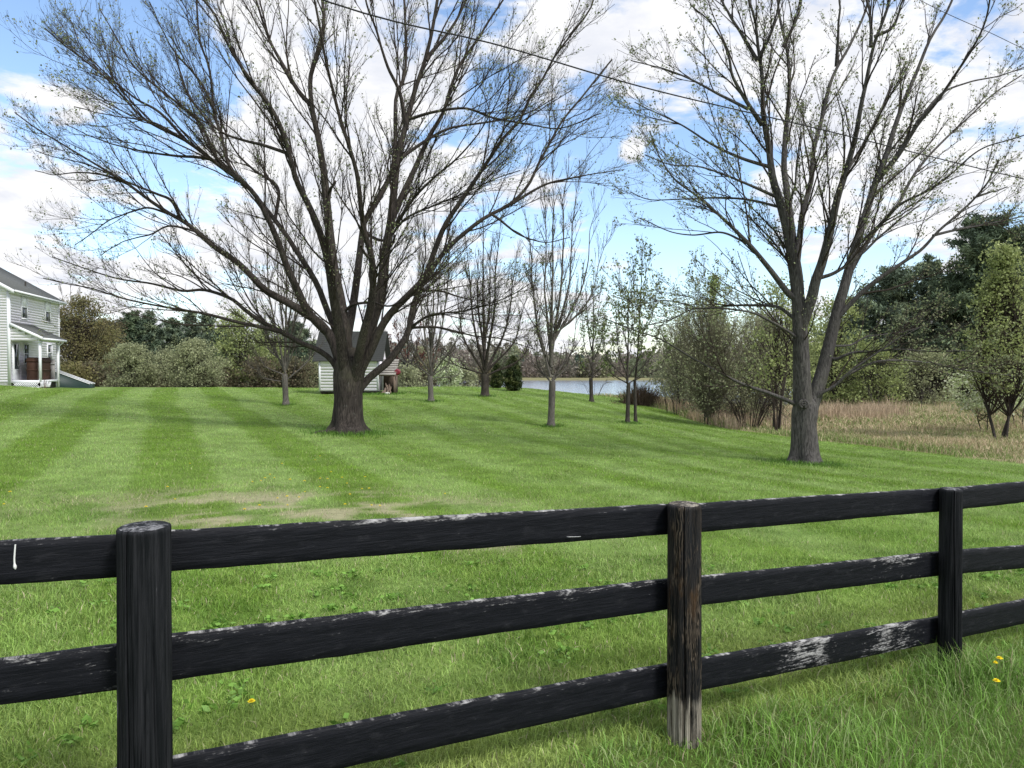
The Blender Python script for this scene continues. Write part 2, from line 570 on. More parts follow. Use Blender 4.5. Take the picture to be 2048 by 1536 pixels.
# ------------------------------------------------------------------ grass
def blades(x, y, z, h, wdt, lean, col, rng, segs=2):
    n = len(x)
    a = rng.uniform(0, 2 * np.pi, n)
    side = np.stack([np.cos(a), np.sin(a), np.zeros(n)], 1) * (wdt * 0.5)[:, None]
    b = rng.uniform(0, 2 * np.pi, n)
    ln = np.stack([np.cos(b), np.sin(b), np.zeros(n)], 1) * (h * lean)[:, None]
    base = np.stack([x, y, z - 0.012], 1)
    up = np.zeros((n, 3))
    up[:, 2] = h
    tip = base + up * (1.0 - 0.25 * np.clip(lean, 0, 2))[:, None] + ln
    if segs == 1:
        V = np.stack([base - side, base + side, tip], 1).reshape(-1, 3)
        return V, None, np.arange(3 * n).reshape(-1, 3), np.repeat(col, 3, 0)
    mid = base + up * 0.58 + ln * 0.32
    V = np.stack([base - side, base + side, mid - side * 0.8, mid + side * 0.8, tip], 1).reshape(-1, 3)
    i = np.arange(n)[:, None] * 5
    Q = i + np.array([[0, 1, 3, 2]])
    T = i + np.array([[2, 3, 4]])
    return V, Q, T, np.repeat(col, 5, 0)

def scatter(rng, y0, y1, dens, k=0.76, m=1.2):
    area = k * (y1 ** 2 - y0 ** 2) + 2 * m * (y1 - y0)
    n = int(area * dens)
    yy = np.sqrt(rng.uniform(y0 * y0, y1 * y1, n))
    xx = rng.uniform(-1, 1, n) * (k * yy + m)
    return xx, yy

def grass_colour(x, y, rng):
    n = len(x)
    c = lawn_colour(x, y)
    k = rng.uniform(0.55, 1.6, (n, 1))
    c = c * k
    yl = (rng.uniform(0, 1, n) < 0.16)[:, None]
    c = np.where(yl, c * 0.4 + np.array([0.33, 0.39, 0.11]) * 0.6, c)
    st = (rng.uniform(0, 1, n) < 0.035 + 0.5 * bare_amt(x, y))[:, None]
    c = np.where(st, np.array([0.42, 0.37, 0.24]) * k, c)
    return c

rng = np.random.RandomState(7)
gm = MB()
for (y0, y1, dens, wd, segs) in [(1.4, 4.5, 6500, 0.0045, 2), (4.5, 8, 4200, 0.0055, 2), (8, 14, 1900, 0.008, 1), (14, 26, 800, 0.013, 1), (26, 42, 330, 0.022, 1), (42, 63, 150, 0.035, 1)]:
    x, y = scatter(rng, y0, y1, dens)
    ok = (rng.uniform(0, 1, len(x)) > meadow_amt(x, y)) & (rng.uniform(0, 1, len(x)) > bare_amt(x, y) * 0.85)
    ok &= ~((x < -24.5) & (y > 44.5)) & ~((x > -13) & (x < -7.2) & (y > 46.4) & (y < 51)) & (ground_z(x, y, False) > WATER_Z + 0.1)
    fs = fence_side(x, y)
    ok &= fs < 0.15
    x, y = x[ok], y[ok]
    z = ground_z(x, y)
    n = len(x)
    patch = fbm(x, y, 0.5, 61, 3)
    h = rng.uniform(0.03, 0.075, n) * (0.4 + 1.25 * patch) * (1.0 + 0.5 * np.exp(-((fence_side(x, y) + 0.1) / 0.35) ** 2))
    V, Q, T, C = blades(x, y, z, h, np.full(n, wd) * rng.uniform(0.7, 1.3, n), rng.uniform(0.1, 1.2, n), grass_colour(x, y, rng), rng, segs)
    gm.add(V, Q, T, C)
# low broad-leaved weeds in the near turf
wx, wy = scatter(rng, 2.5, 7.5, 5.0)
wk = (fence_side(wx, wy) < 0)
wx, wy = wx[wk], wy[wk]
ci = np.repeat(np.arange(len(wx)), 14)
rr_ = np.abs(rng.normal(0, 0.05, len(ci)))
aa_ = rng.uniform(0, 2 * np.pi, len(ci))
lx, ly = wx[ci] + rr_ * np.cos(aa_), wy[ci] + rr_ * np.sin(aa_)
V, Q = quads_at(np.stack([lx, ly, ground_z(lx, ly) + rng.uniform(0.02, 0.05, len(ci))], 1), 0.026 * rng.uniform(0.6, 1.4, len(ci)), rng, 1.7, 0.75)
C = np.array([0.15, 0.28, 0.05]) * rng.uniform(0.7, 1.5, (len(ci), 1))
gm.add(V, Q, None, np.repeat(C, 4, 0))
tag(gm.build('lawn_grass', M_GRASS), 'short mown green lawn grass with paler mowing stripes', 'grass', kind='stuff')

# long uncut grass on the photographer's side of the fence
tm = MB()
x, y = scatter(rng, 1.3, 9.0, 3300)
fs = fence_side(x, y)
tuft = fbm(x, y, 0.45, 71, 2)
ok = (fs > 0.02) & (rng.uniform(0, 1, len(x)) < 0.35 + 1.1 * tuft)
x, y, tuft = x[ok], y[ok], tuft[ok]
n = len(x)
h = rng.uniform(0.05, 0.23, n) * (0.3 + 1.4 * tuft) * (0.42 + 0.58 * sstep(x, 0.2, 1.7))
mpx, mpy = at(1370, 1500, 3.62)[:2]
h = h * (1 - 0.6 * np.exp(-(((x - mpx) / 0.3) ** 2 + ((y - mpy + 0.15) / 0.35) ** 2)))
c = np.array([0.19, 0.34, 0.065]) * rng.uniform(0.65, 1.4, (n, 1)) * (0.75 + 0.5 * fbm(x, y, 0.6, 77, 3))[:, None]
yl = (rng.uniform(0, 1, n) < 0.22)[:, None]
c = np.where(yl, np.array([0.33, 0.41, 0.17]) * rng.uniform(0.8, 1.2, (n, 1)), c)
st = (rng.uniform(0, 1, n) < 0.06)[:, None]
c = np.where(st, np.array([0.33, 0.28, 0.17]), c)
V, Q, T, C = blades(x, y, ground_z(x, y), h, rng.uniform(0.003, 0.0065, n), rng.uniform(0.15, 1.1, n), c, rng, 2)
tm.add(V, Q, T, C)
# taller tufts round the feet of the trees and posts
for (tx, ty, rr, nn, hh) in [(at(697, 865, 25)[0], 24.9, 1.15, 2600, 0.2), (at(1610, 925, 20.5)[0], 20.4, 0.9, 2200, 0.17), (at(1102, 852, 30)[0], 30, 0.4, 500, 0.16),
                             (at(862, 802, 40)[0], 40, 0.45, 400, 0.16), (at(970, 792, 45)[0], 45, 0.5, 400, 0.18), (at(572, 810, 38)[0], 38, 0.4, 400, 0.16),
                             (at(1260, 845, 32)[0], 32, 0.5, 400, 0.14), (at(1370, 1500, 3.7)[0], 3.62, 0.22, 300, 0.06), (at(1905, 1330, 4.7)[0], 4.62, 0.25, 600, 0.2),
                             (-8.9, 46.6, 1.0, 500, 0.15), (-8.0, 46.8, 1.2, 600, 0.2)]:
    r = np.abs(rng.normal(0, 1, nn)) * rr * 0.55 + rr * 0.25
    a = rng.uniform(0, 2 * np.pi, nn)
    x = tx + r * np.cos(a)
    y = ty + r * np.sin(a)
    far = ty / 25.0
    c = np.array([0.1, 0.2, 0.03]) * rng.uniform(0.6, 1.4, (nn, 1))
    V, Q, T, C = blades(x, y, ground_z(x, y), rng.uniform(0.4, 1.0, nn) * hh, np.full(nn, max(0.004, 0.016 * far)), rng.uniform(0.1, 0.9, nn), c, rng, 2)
    tm.add(V, Q, T, C)
tag(tm.build('long_grass', M_GRASS), 'long uncut grass in front of the black fence and round the tree feet', 'grass', kind='stuff')

# dry meadow
mm = MB()
for (y0, y1, dens, wd) in [(15, 32, 330, 0.016), (32, 62, 150, 0.03)]:
    x, y = scatter(rng, y0, y1, dens, 0.8, 2)
    ok = (rng.uniform(0, 1, len(x)) < meadow_amt(x, y)) & (ground_z(x, y, False) > WATER_Z + 0.15) & (x > 5)
    x, y = x[ok], y[ok]
    n = len(x)
    cl = fbm(x, y, 2.2, 81, 3)
    cl2 = fbm(x, y, 0.7, 87, 2)
    edge = np.exp(-((x - np.interp(y, _bY, _bX) - 0.6) / 0.7) ** 2)
    h = rng.uniform(0.1, 0.34, n) * (0.3 + 1.5 * cl) * (0.55 + 0.6 * sstep(y, 20, 34)) * (0.6 + 0.8 * cl2)
    c = np.array([0.52, 0.43, 0.28]) * rng.uniform(0.65, 1.3, (n, 1))
    red = np.clip((cl - 0.5) * 2.2, 0, 1)[:, None] * 0.6
    c = c * (1 - red) + np.array([0.42, 0.31, 0.2]) * red
    gr = (rng.uniform(0, 1, n) < 0.36 + 0.35 * edge + 0.6 * (fbm(x, y, 3.0, 91, 2) - 0.45))[:, None]
    c = np.where(gr, np.array([0.2, 0.27, 0.085]) * rng.uniform(0.7, 1.3, (n, 1)), c)
    V, Q, T, C = blades(x, y, ground_z(x, y), h, np.full(n, wd), rng.uniform(0.15, 1.0, n), c, rng, 2)
    mm.add(V, Q, T, C)
def stand(px0, px1, Y0, Y1, nn, h0, h1, base):
    a = at(px0, 700, 1)[0]
    b_ = at(px1, 700, 1)[0]
    y = rng.uniform(Y0, Y1, nn)
    x = rng.uniform(a, b_, nn) * y
    u_ = (x / y - a) / (b_ - a)
    ok = (meadow_amt(x, y) > 0.3) & (rng.uniform(0, 1, nn) < np.minimum(1, 3.5 * np.minimum(u_, 1 - u_)) * sstep(fbm(x, y, 1.6, 95, 3), 0.3, 0.6))
    x, y = x[ok], y[ok]
    n = len(x)
    c = np.array(base) * rng.uniform(0.6, 1.35, (n, 1))
    V, Q, T, C = blades(x, y, ground_z(x, y), rng.uniform(h0, h1, n) * (0.5 + fbm(x, y, 1.1, 97, 2)), np.full(n, 0.016) * y / 30, rng.uniform(0.02, 0.35, n), c, rng, 2)
    mm.add(V, Q, T, C)
stand(1600, 1830, 39, 48, 9000, 0.3, 1.0, (0.46, 0.36, 0.25))
stand(1340, 1600, 33, 44, 9000, 0.3, 0.8, (0.46, 0.36, 0.26))
stand(1300, 1420, 38, 47, 5000, 0.3, 0.8, (0.5, 0.39, 0.26))
stand(1500, 2060, 44, 52, 6000, 0.2, 0.6, (0.48, 0.41, 0.26))
tag(mm.build('meadow_grass', M_STRAW), 'dry tan and rusty meadow grass beyond the lawn edge', 'grass', kind='stuff')

# ------------------------------------------------------------------ fence
def fence_mats():
    m, t, o = new_mat('black_fence_paint')
    g = t.new('ShaderNodeNewGeometry')
    wr = t.new('ShaderNodeAttribute', attribute_name='wear')
    al = t.vmath('DOT_PRODUCT', g.outputs['Position'], (0.887, 0.461, -0.05))
    sp = t.new('ShaderNodeSeparateXYZ')
    t.link(g.outputs['Position'], sp.inputs[0])
    cb = t.new('ShaderNodeCombineXYZ')
    t.link(t.math('MULTIPLY', al, 5.0), cb.inputs[0])
    t.link(t.math('MULTIPLY', sp.outputs[2], 60.0), cb.inputs[2])
    grain = t.noise(cb.outputs[0], 1.0, 7, 0.7, 0.6)
    cb2 = t.new('ShaderNodeCombineXYZ')
    t.link(t.math('MULTIPLY', al, 9.0), cb2.inputs[0])
    t.link(t.math('MULTIPLY', sp.outputs[2], 26.0), cb2.inputs[2])
    blot = t.noise(cb2.outputs[0], 1.0, 6, 0.68)
    cb3 = t.new('ShaderNodeCombineXYZ')
    t.link(t.math('MULTIPLY', al, 38.0), cb3.inputs[0])
    t.link(t.math('MULTIPLY', sp.outputs[2], 130.0), cb3.inputs[2])
    fine = t.noise(cb3.outputs[0], 1.0, 5, 0.7)
    s = t.math('ADD', t.math('MULTIPLY', grain, 0.36), t.math('MULTIPLY', blot, 0.34))
    s = t.math('ADD', s, t.math('MULTIPLY', fine, 0.34))
    s = t.math('ADD', s, t.math('MULTIPLY', wr.outputs['Fac'], 0.25))
    chip = t.smooth(s, 0.61, 0.71)
    paint = t.mix(t.smooth(grain, 0.3, 0.75), c4((0.004, 0.0045, 0.0065)), c4((0.0105, 0.011, 0.0145)))
    paint = t.mix(t.math('MULTIPLY', t.smooth(blot, 0.52, 0.7), 0.5), paint, c4((0.026, 0.026, 0.03)))
    wood = t.mix(t.smooth(grain, 0.25, 0.7), c4((0.1, 0.095, 0.09)), c4((0.46, 0.45, 0.44)))
    c = t.mix(t.math('MULTIPLY', chip, 0.85), paint, wood)
    p = t.new('ShaderNodeBsdfPrincipled')
    t.link(c, p.inputs['Base Color'])
    t.link(t.math('ADD', t.math('MULTIPLY', chip, 0.3), 0.52), p.inputs['Roughness'])
    p.inputs['Specular IOR Level'].default_value = 0.14
    b = t.new('ShaderNodeBump')
    b.inputs['Strength'].default_value = 0.8
    b.inputs['Distance'].default_value = 0.005
    t.link(grain, b.inputs['Height'])
    t.link(b.outputs[0], p.inputs['Normal'])
    t.link(p.outputs[0], o.inputs['Surface'])
    rail = m
    def post(name, brown):
        m, t, o = new_mat(name)
        g = t.new('ShaderNodeNewGeometry')
        tcn = t.new('ShaderNodeTexCoord')
        wr = t.new('ShaderNodeAttribute', attribute_name='wear')
        st = t.vmath('MULTIPLY', tcn.outputs['Object'], (60, 60, 2.2))
        grain = t.noise(st, 1.0, 7, 0.7, 0.5)
        sc = t.vmath('MULTIPLY', tcn.outputs['Object'], (4.5, 4.5, 1.1))
        wv = t.new('ShaderNodeTexWave', wave_type='BANDS', bands_direction='X')
        t.link(sc, wv.inputs['Vector'])
        wv.inputs['Scale'].default_value = 6.5
        wv.inputs['Distortion'].default_value = 16.0
        wv.inputs['Detail'].default_value = 3.0
        wv.inputs['Detail Scale'].default_value = 1.1
        patch = t.noise(t.vmath('MULTIPLY', tcn.outputs['Object'], (10, 10, 3.5)), 1.0, 5, 0.6)
        paint = t.mix(t.smooth(grain, 0.35, 0.72), c4((0.004, 0.005, 0.006)), c4((0.024, 0.0245, 0.027)))
        if brown:
            lines = t.smooth(wv.outputs['Fac'], 0.35, 0.9)
            wood = t.mix(lines, c4((0.01, 0.009, 0.008)), c4((0.095, 0.075, 0.056)))
            wood = t.mix(t.smooth(patch, 0.5, 0.68), wood, t.mix(grain, c4((0.022, 0.013, 0.007)), c4((0.1, 0.058, 0.03))))
            c = t.mix(t.math('MULTIPLY', t.smooth(t.noise(t.vmath('MULTIPLY', tcn.outputs['Object'], (14, 14, 4.0)), 1.0, 5, 0.65), 0.42, 0.54), 0.8), wood, paint)
            pale = t.mix(t.smooth(grain, 0.3, 0.7), c4((0.05, 0.04, 0.03)), c4((0.42, 0.38, 0.31)))
        else:
            c = paint
            pale = t.mix(grain, c4((0.03, 0.03, 0.032)), c4((0.4, 0.4, 0.41)))
        c = t.mix(t.smooth(t.math('ADD', wr.outputs['Fac'], t.math('ADD', t.math('MULTIPLY', t.math('SUBTRACT', grain, 0.5), 1.3), t.math('MULTIPLY', t.math('SUBTRACT', patch, 0.5), 1.6))), 0.35, 0.75), c, pale)
        p = t.new('ShaderNodeBsdfPrincipled')
        t.link(c, p.inputs['Base Color'])
        p.inputs['Roughness'].default_value = 0.62
        p.inputs['Specular IOR Level'].default_value = 0.12
        b = t.new('ShaderNodeBump')
        b.inputs['Strength'].default_value = 0.8
        b.inputs['Distance'].default_value = 0.006
        t.link(grain, b.inputs['Height'])
        t.link(b.outputs[0], p.inputs['Normal'])
        t.link(p.outputs[0], o.inputs['Surface'])
        return m
    return rail, post('black_post', False), post('weathered_post', True)
M_RAIL, M_POST, M_POSTW = fence_mats()
M_STEEL = plain_mat('galvanised_steel', (0.45, 0.45, 0.45), 0.4, 0.2, 40, 0.5, metal=0.7)
M_WHITEDRIP = plain_mat('white_paint_drip', (0.72, 0.72, 0.68), 0.5, 0.1, 20)

def fence_at(px):
    k = (px - 1024.0) / F
    tt = (k * F0[1] - F0[0]) / (FD[0] - k * FD[1])
    return F0 + tt * FD, tt
POSTS_PX = [285, 1370, 1905]
pts = [fence_at(px) for px in POSTS_PX]
print('fence post spacing', [p[1] for p in pts])
def fz(px, py):
    p, tt = fence_at(px)
    return at(px, py, p[1])[2]
# rows of (top, bottom) pixel heights at the three posts, for the three rails
ROWS = [[(1065, 1148), (1008, 1067), (976, 1021)], [(1279, 1370), (1156, 1215), (1102, 1150)], [(1527, 1625), (1323, 1387), (1231, 1281)]]
LEFT0 = [(1080, 1167), (1317, 1407), None]
RIGHT2048 = [(964, 1006), (1092, 1137), (1201, 1249)]
tl, tmid, tr = [p[1] for p in pts]
t0 = tl - 2.44
t3 = tr + 2.44
fence = thing('fence', (F0[0], F0[1], gz(*F0)), 'black painted three rail board fence with round posts crossing the foreground', 'fence')
nrm = np.array([-FD[1], FD[0], 0.0])        # away from the photographer
along = np.array([FD[0], FD[1], 0.0])
def rail(ta, za, tb, zb, wear_fn, seed, label=None):
    """za, zb = (top z, bottom z) at both ends; rails hang on the far side of the posts"""
    r = np.random.RandomState(seed)
    n = 90
    s = np.linspace(0, 1, n)
    tt = ta + (tb - ta) * s
    ctr = np.zeros((n, 3))
    ctr[:, :2] = F0[None] + FD[None] * tt[:, None]
    top = za[0] + (zb[0] - za[0]) * s + (fbm(tt, tt * 0 + seed, 0.8, seed, 3) - 0.5) * 0.008 + (fbm(tt, tt * 0, 0.09, seed + 4, 2) - 0.5) * 0.004
    bot = za[1] + (zb[1] - za[1]) * s + (fbm(tt, tt * 0 + seed, 0.8, seed + 9, 3) - 0.5) * 0.008 + (fbm(tt, tt * 0, 0.09, seed + 14, 2) - 0.5) * 0.004
    th = 0.026
    bow = (fbm(tt, tt * 0, 1.1, seed + 2, 2) - 0.5) * 0.012
    ring = []
    wear = []
    prof = [(0, 0, 0.004), (0, 0.22, 0), (0, 0.5, 0), (0, 0.78, 0), (0, 1, 0.004), (0.15, 1, 0.0), (0.85, 1, 0.0), (1, 1, 0.004), (1, 0, 0.004), (0.85, 0, 0), (0.15, 0, 0)]
    for (d, hgt, inset) in prof:
        hz = bot + (top - bot) * hgt
        if d == 0 and hgt == 1: hz = hz - 0.004
        if d == 0 and hgt == 0: hz = hz + 0.003
        P = ctr + nrm * (d * th) + nrm * bow[:, None]
        P[:, 2] = hz
        ring.append(P)
        wv = wear_fn(s, hgt)
        if hgt == 1 and d > 0: wv = np.maximum(wv, 0.42)
        wear.append(np.broadcast_to(wv, (n,)))
    k = len(prof)
    V = np.stack(ring, 1).reshape(-1, 3)
    W = np.stack(wear, 1).reshape(-1)
    i = np.arange(n * k).reshape(n, k)
    Q = np.stack([i[:-1], i[1:], np.roll(i[1:], -1, 1), np.roll(i[:-1], -1, 1)], -1).reshape(-1, 4)
    mb = MB().add(V, Q, wear=W)
    for e in (0, n - 1):
        c = V[e * k:(e + 1) * k]
        mb.add(np.vstack([c, c.mean(0)]), None, [(j, (j + 1) % k, k) for j in range(k)])
    o = mb.build('rail', M_RAIL, fence)
    if label: o['label'] = label
    return o
def zz2(px, pr):
    return (fz(px, pr[0]), fz(px, pr[1]))
W_low = lambda s, h: -0.02 + 0.2 * (h > 0.9)
def W_edge(k):
    return lambda s, h: -0.04 + k * (h > 0.9) + 0.3 * (0.5 < h < 0.9) * k
def W_chip(s, h):
    pat = np.clip(np.exp(-((s - 0.42) / 0.09) ** 2) + 0.95 * np.exp(-((s - 0.74) / 0.13) ** 2) + 0.3 * np.exp(-((s - 0.25) / 0.2) ** 2), 0, 1)
    return -0.04 + 0.54 * pat + 0.12 * (h > 0.9)
def W_chip2(s, h):
    return -0.03 + 0.34 * np.exp(-((s - 0.75) / 0.16) ** 2) * (0.6 + 0.5 * (h > 0.7)) + 0.28 * (h > 0.9)
def W_chip3(s, h):
    return 0.1 + 0.42 * np.exp(-((s - 0.42) / 0.25) ** 2) * (h > 0.4) + 0.25 * (h > 0.9)
def W_topend(s, h):
    return -0.05 + 0.5 * np.exp(-((s - 0.45) / 0.16) ** 2) * (h > 0.85) + 0.12 * np.exp(-((s - 0.27) / 0.05) ** 2) + 0.2 * (h > 0.9)
def W_mid(s, h):
    return -0.05 + (0.34 * (h > 0.9) + 0.2 * (0.7 < h < 0.9) * (0.5 + 0.5 * np.cos(s * 9))) + 0.06
wearf = [[W_low, W_topend, W_low, W_low], [W_chip3, W_mid, W_chip2, W_chip2], [W_low, W_edge(0.3), W_chip, W_low]]
labs = [[None, None, None, None], ['rail with grey scuffed face', 'rail with a bare grey upper edge', None, None],
        [None, None, 'lowest rail with peeling paint showing pale wood', None]]
for rI in range(3):
    zl, zm, zr = [zz2(POSTS_PX[i], ROWS[rI][i]) for i in range(3)]
    if LEFT0[rI]:
        p0, tt0 = fence_at(0)
        za = zz2(0, LEFT0[rI])
        kx = (t0 - tl) / (tt0 - tl)
        z0 = tuple(zl[i] + (za[i] - zl[i]) * kx for i in range(2))
    else:
        z0 = (zl[0] + 0.03, zl[1] + 0.03)
    p3, tt3 = fence_at(2048)
    zb = zz2(2048, RIGHT2048[rI])
    kx = (t3 - tr) / (tt3 - tr)
    z3 = tuple(zr[i] + (zb[i] - zr[i]) * kx for i in range(2))
    g_ = 0.004
    rail(t0, z0, tl - g_, (zl[0] - 0.006, zl[1] - 0.006), wearf[rI][0], 11 + rI, labs[rI][0])
    rail(tl + g_, (zl[0] + 0.002, zl[1] + 0.002), tmid - g_, zm, wearf[rI][1], 21 + rI, labs[rI][1])
    rail(tmid + g_, (zm[0] - 0.003, zm[1] - 0.003), tr - g_, zr, wearf[rI][2], 31 + rI, labs[rI][2])
    rail(tr + g_, zr, t3, z3, wearf[rI][3], 41 + rI, labs[rI][3])

def post(tt, rad, ztop, mat, seed, tiltx=0.0, label=None, pale_foot=0.0):
    c = F0 + FD * tt
    kx_ = c[0] / c[1]
    o_ = F0 - np.array([nrm[0], nrm[1]]) * (rad + 0.001)
    tt = (kx_ * o_[1] - o_[0]) / (FD[0] - kx_ * FD[1])     # the round post stands in front of the rail joint
    c = o_ + FD * tt
    zb = gz(c[0], c[1]) - 0.25
    r = np.random.RandomState(seed)
    sides, n = 420, 46
    zs = np.concatenate([np.linspace(zb, ztop - 0.02, n - 3), [ztop - 0.010, ztop - 0.003, ztop]])
    a = np.arange(sides) * 2 * np.pi / sides
    gro = (fbm(a * 3, a * 0 + seed, 1.0, seed, 2) - 0.5) * 0.006 + (fbm(a * 45, a * 0 + seed, 1.0, seed + 3, 2) - 0.5) * 0.0035
    cracks = [(r.uniform(0, 2 * np.pi), r.uniform(0.002, 0.007), r.uniform(0.011, 0.02), r.uniform(0, 0.7), r.uniform(0.4, 1.2)) for _ in range(60)]
    cracks.append((-1.78, 0.02, 0.03, -1, 3))
    V, W = [], []
    for k, z in enumerate(zs):
        rr = rad * (1 + (fbm(np.array([z]), np.array([seed * 1.0]), 0.5, seed, 2)[0] - 0.5) * 0.05) + gro * (1.0 if k < n - 2 else 0.4)
        v_ = (ztop - z) / max(ztop - zb, 0.1)
        for (ca, cd, cw, c0_, cl_) in cracks:
            ca2 = ca + 0.05 * math.sin(v_ * 7 + ca * 5)
            da = (a - ca2 + np.pi) % (2 * np.pi) - np.pi
            rr = rr - cd * np.exp(-(da / cw) ** 2) * float(sstep(v_, c0_, c0_ + 0.08) * (1 - sstep(v_, c0_ + cl_, c0_ + cl_ + 0.12)))
        if k == n - 2: rr = rr - 0.003
        if k == n - 1: rr = rr - 0.009
        sh = tiltx * (ztop - z)
        slope = 0.035 if k >= n - 4 else 0.035 * (z - zb) / (ztop - zb)
        X = c[0] + rr * np.cos(a) + sh
        Y_ = c[1] + rr * np.sin(a)
        V.append(np.stack([X, Y_, z + slope * (rr * np.sin(a)) / rad * rad * 1.2 + 0 * a], 1))
        W.append(np.full(sides, 0.0 if k < n - 1 else 0.35) + pale_foot * np.clip((gz(c[0], c[1]) + 0.32 - z) / 0.12, 0, 1))
    V = np.concatenate(V)
    i = np.arange(n * sides).reshape(n, sides)
    Q = np.stack([i[:-1], np.roll(i[:-1], -1, 1), np.roll(i[1:], -1, 1), i[1:]], -1).reshape(-1, 4)
    mb = MB().add(V, Q, wear=np.concatenate(W))
    topring = V[-sides:]
    rings = [topring]
    ctr = topring.mean(0)
    for f in (0.7, 0.35):
        rings.append(ctr + (topring - ctr) * f + np.array([0, 0, 0.002]))
    vv = np.concatenate(rings + [ctr[None]])
    i = np.arange(3 * sides).reshape(3, sides)
    Q = np.stack([i[:-1], np.roll(i[:-1], -1, 1), np.roll(i[1:], -1, 1), i[1:]], -1).reshape(-1, 4)
    T = [(2 * sides + j, 2 * sides + (j + 1) % sides, 3 * sides) for j in range(sides)]
    mb.add(vv, Q, T, wear=np.full(len(vv), 0.5))
    o = mb.build('post', mat, fence, smooth=True, origin=np.array(fence.location))
    if label: o['label'] = label
    return o
def ztop_at(px, py, rad):
    p, tt = fence_at(px)
    Y = p[1] - rad
    return at(px, py, Y)[2]
YL, YM, YR = [p[0][1] for p in pts]
rL, rM, rR = 0.089, 0.083, 0.066
post(t0, 0.085, ztop_at(285, 1056, rL) + 0.02, M_POST, 5)
post(tl, rL, ztop_at(285, 1053, rL), M_POST, 1, -0.006, 'thick black post with vertical cracks')
post(tmid, rM, ztop_at(1370, 1006, rM), M_POSTW, 2, 0.004, 'brown weathered post with swirling wood grain and pale foot', 0.8)
post(tr, rR, ztop_at(1905, 975, rR), M_POST, 3, 0.006, 'slim black post')
post(t3, 0.07, ztop_at(1905, 975, rR) - 0.1, M_POST, 4)
# fence staple and a drip of white paint
def on_rail(px, py):
    p, tt = fence_at(px)
    P = at(px, py, p[1])
    return P - nrm * 0.004
s0, s1 = on_rail(1133, 1073), on_rail(1160, 1072)
sp = np.array([[s0 + np.array([0, 0, 0.0]), s0 - nrm * 0.008 + along * 0.004, s1 - nrm * 0.008 - along * 0.004, s1]])
v_, q_ = tubes(catmull(sp[0], 10)[None], np.full((1, 10), 0.0018), 6)
MB().add(v_, q_).build('staple', M_STEEL, fence, smooth=True)
dp = catmull([on_rail(31, 1088), on_rail(29.5, 1108), on_rail(29, 1122), on_rail(31, 1138)], 14)
v_, q_ = tubes(dp[None], np.concatenate([np.linspace(0.0025, 0.003, 11), [0.005, 0.0055, 0.002]])[None], 8)
MB().add(v_, q_).build('paint_drip', M_WHITEDRIP, fence, smooth=True)

# ------------------------------------------------------------------ tree growth
def children(P, Rr, rng, spacing, t0, t1, lmin, lmax, ang0, ang1, up, jit, npts, rk, rmin, rmax, taper=0.45, out=None, outk=0.0, maxn=None):
    """grow side branches from polylines P (B,N,3) of radii Rr (B,N)"""
    B, N, _ = P.shape
    L = np.linalg.norm(np.diff(P, axis=1), axis=2).sum(1)
    cnt = rng.poisson(np.maximum(L * (t1 - t0) / spacing, 0.15))
    if maxn: cnt = np.minimum(cnt, maxn)
    bi = np.repeat(np.arange(B), cnt)
    n = len(bi)
    if n == 0:
        return None
    t = t0 + (t1 - t0) * rng.uniform(0, 1, n)
    f = t * (N - 1)
    i0 = np.minimum(f.astype(int), N - 2)
    fr = (f - i0)[:, None]
    pos = P[bi, i0] * (1 - fr) + P[bi, i0 + 1] * fr
    tan = norm(P[bi, i0 + 1] - P[bi, i0])
    rp = Rr[bi, i0] * (1 - fr[:, 0]) + Rr[bi, i0 + 1] * fr[:, 0]
    rnd = rng.normal(size=(n, 3))
    perp = norm(rnd - (rnd * tan).sum(1, keepdims=True) * tan)
    ang = rng.uniform(ang0, ang1, n)[:, None]
    d = norm(np.cos(ang) * tan + np.sin(ang) * perp + np.array([0, 0, 1.0]) * up * 0.6)
    if out is not None:
        o = pos - out
        o[:, 2] *= 0.4
        d = norm(d + norm(o) * outk)
    ln = rng.uniform(lmin, lmax, n) * (1 - taper * t)
    ln = np.minimum(ln, L[bi] * (1.05 - t) * 0.9 + lmin * 0.5)
    st = ln / (npts - 1)
    pts = [pos]
    for k in range(npts - 1):
        d = norm(d + rng.normal(size=(n, 3)) * jit + np.array([0, 0, 1.0]) * up / (npts - 1))
        pos = pos + d * st[:, None]
        pts.append(pos)
    r0 = np.clip(np.minimum(rp * rk, ln * 0.014), rmin, rmax)
    prof = np.linspace(1, 0.3, npts)[None]
    rr = np.maximum(r0[:, None] * prof, rmin * 0.7)
    return np.stack(pts, 1), rr

def buds(P, rng, per, size, cols, spread=0.03, tmin=0.35):
    """small young leaves and flower clusters along twigs"""
    B, N, _ = P.shape
    cnt = rng.poisson(per, B)
    bi = np.repeat(np.arange(B), cnt)
    n = len(bi)
    t = (tmin + (1 - tmin) * rng.uniform(0, 1, n)) * (N - 1)
    i0 = np.minimum(t.astype(int), N - 2)
    fr = (t - i0)[:, None]
    c = P[bi, i0] * (1 - fr) + P[bi, i0 + 1] * fr + rng.normal(size=(n, 3)) * spread
    V, Q = quads_at(c, size * rng.uniform(0.6, 1.4, n), rng, 1.5)
    cols = np.asarray(cols)
    cc = cols[rng.randint(0, len(cols), n)] * rng.uniform(0.7, 1.3, (n, 1))
    return V, Q, np.repeat(cc, 4, 0)

BUDS = [(0.22, 0.27, 0.13), (0.27, 0.31, 0.16), (0.19, 0.22, 0.11), (0.25, 0.24, 0.15)]

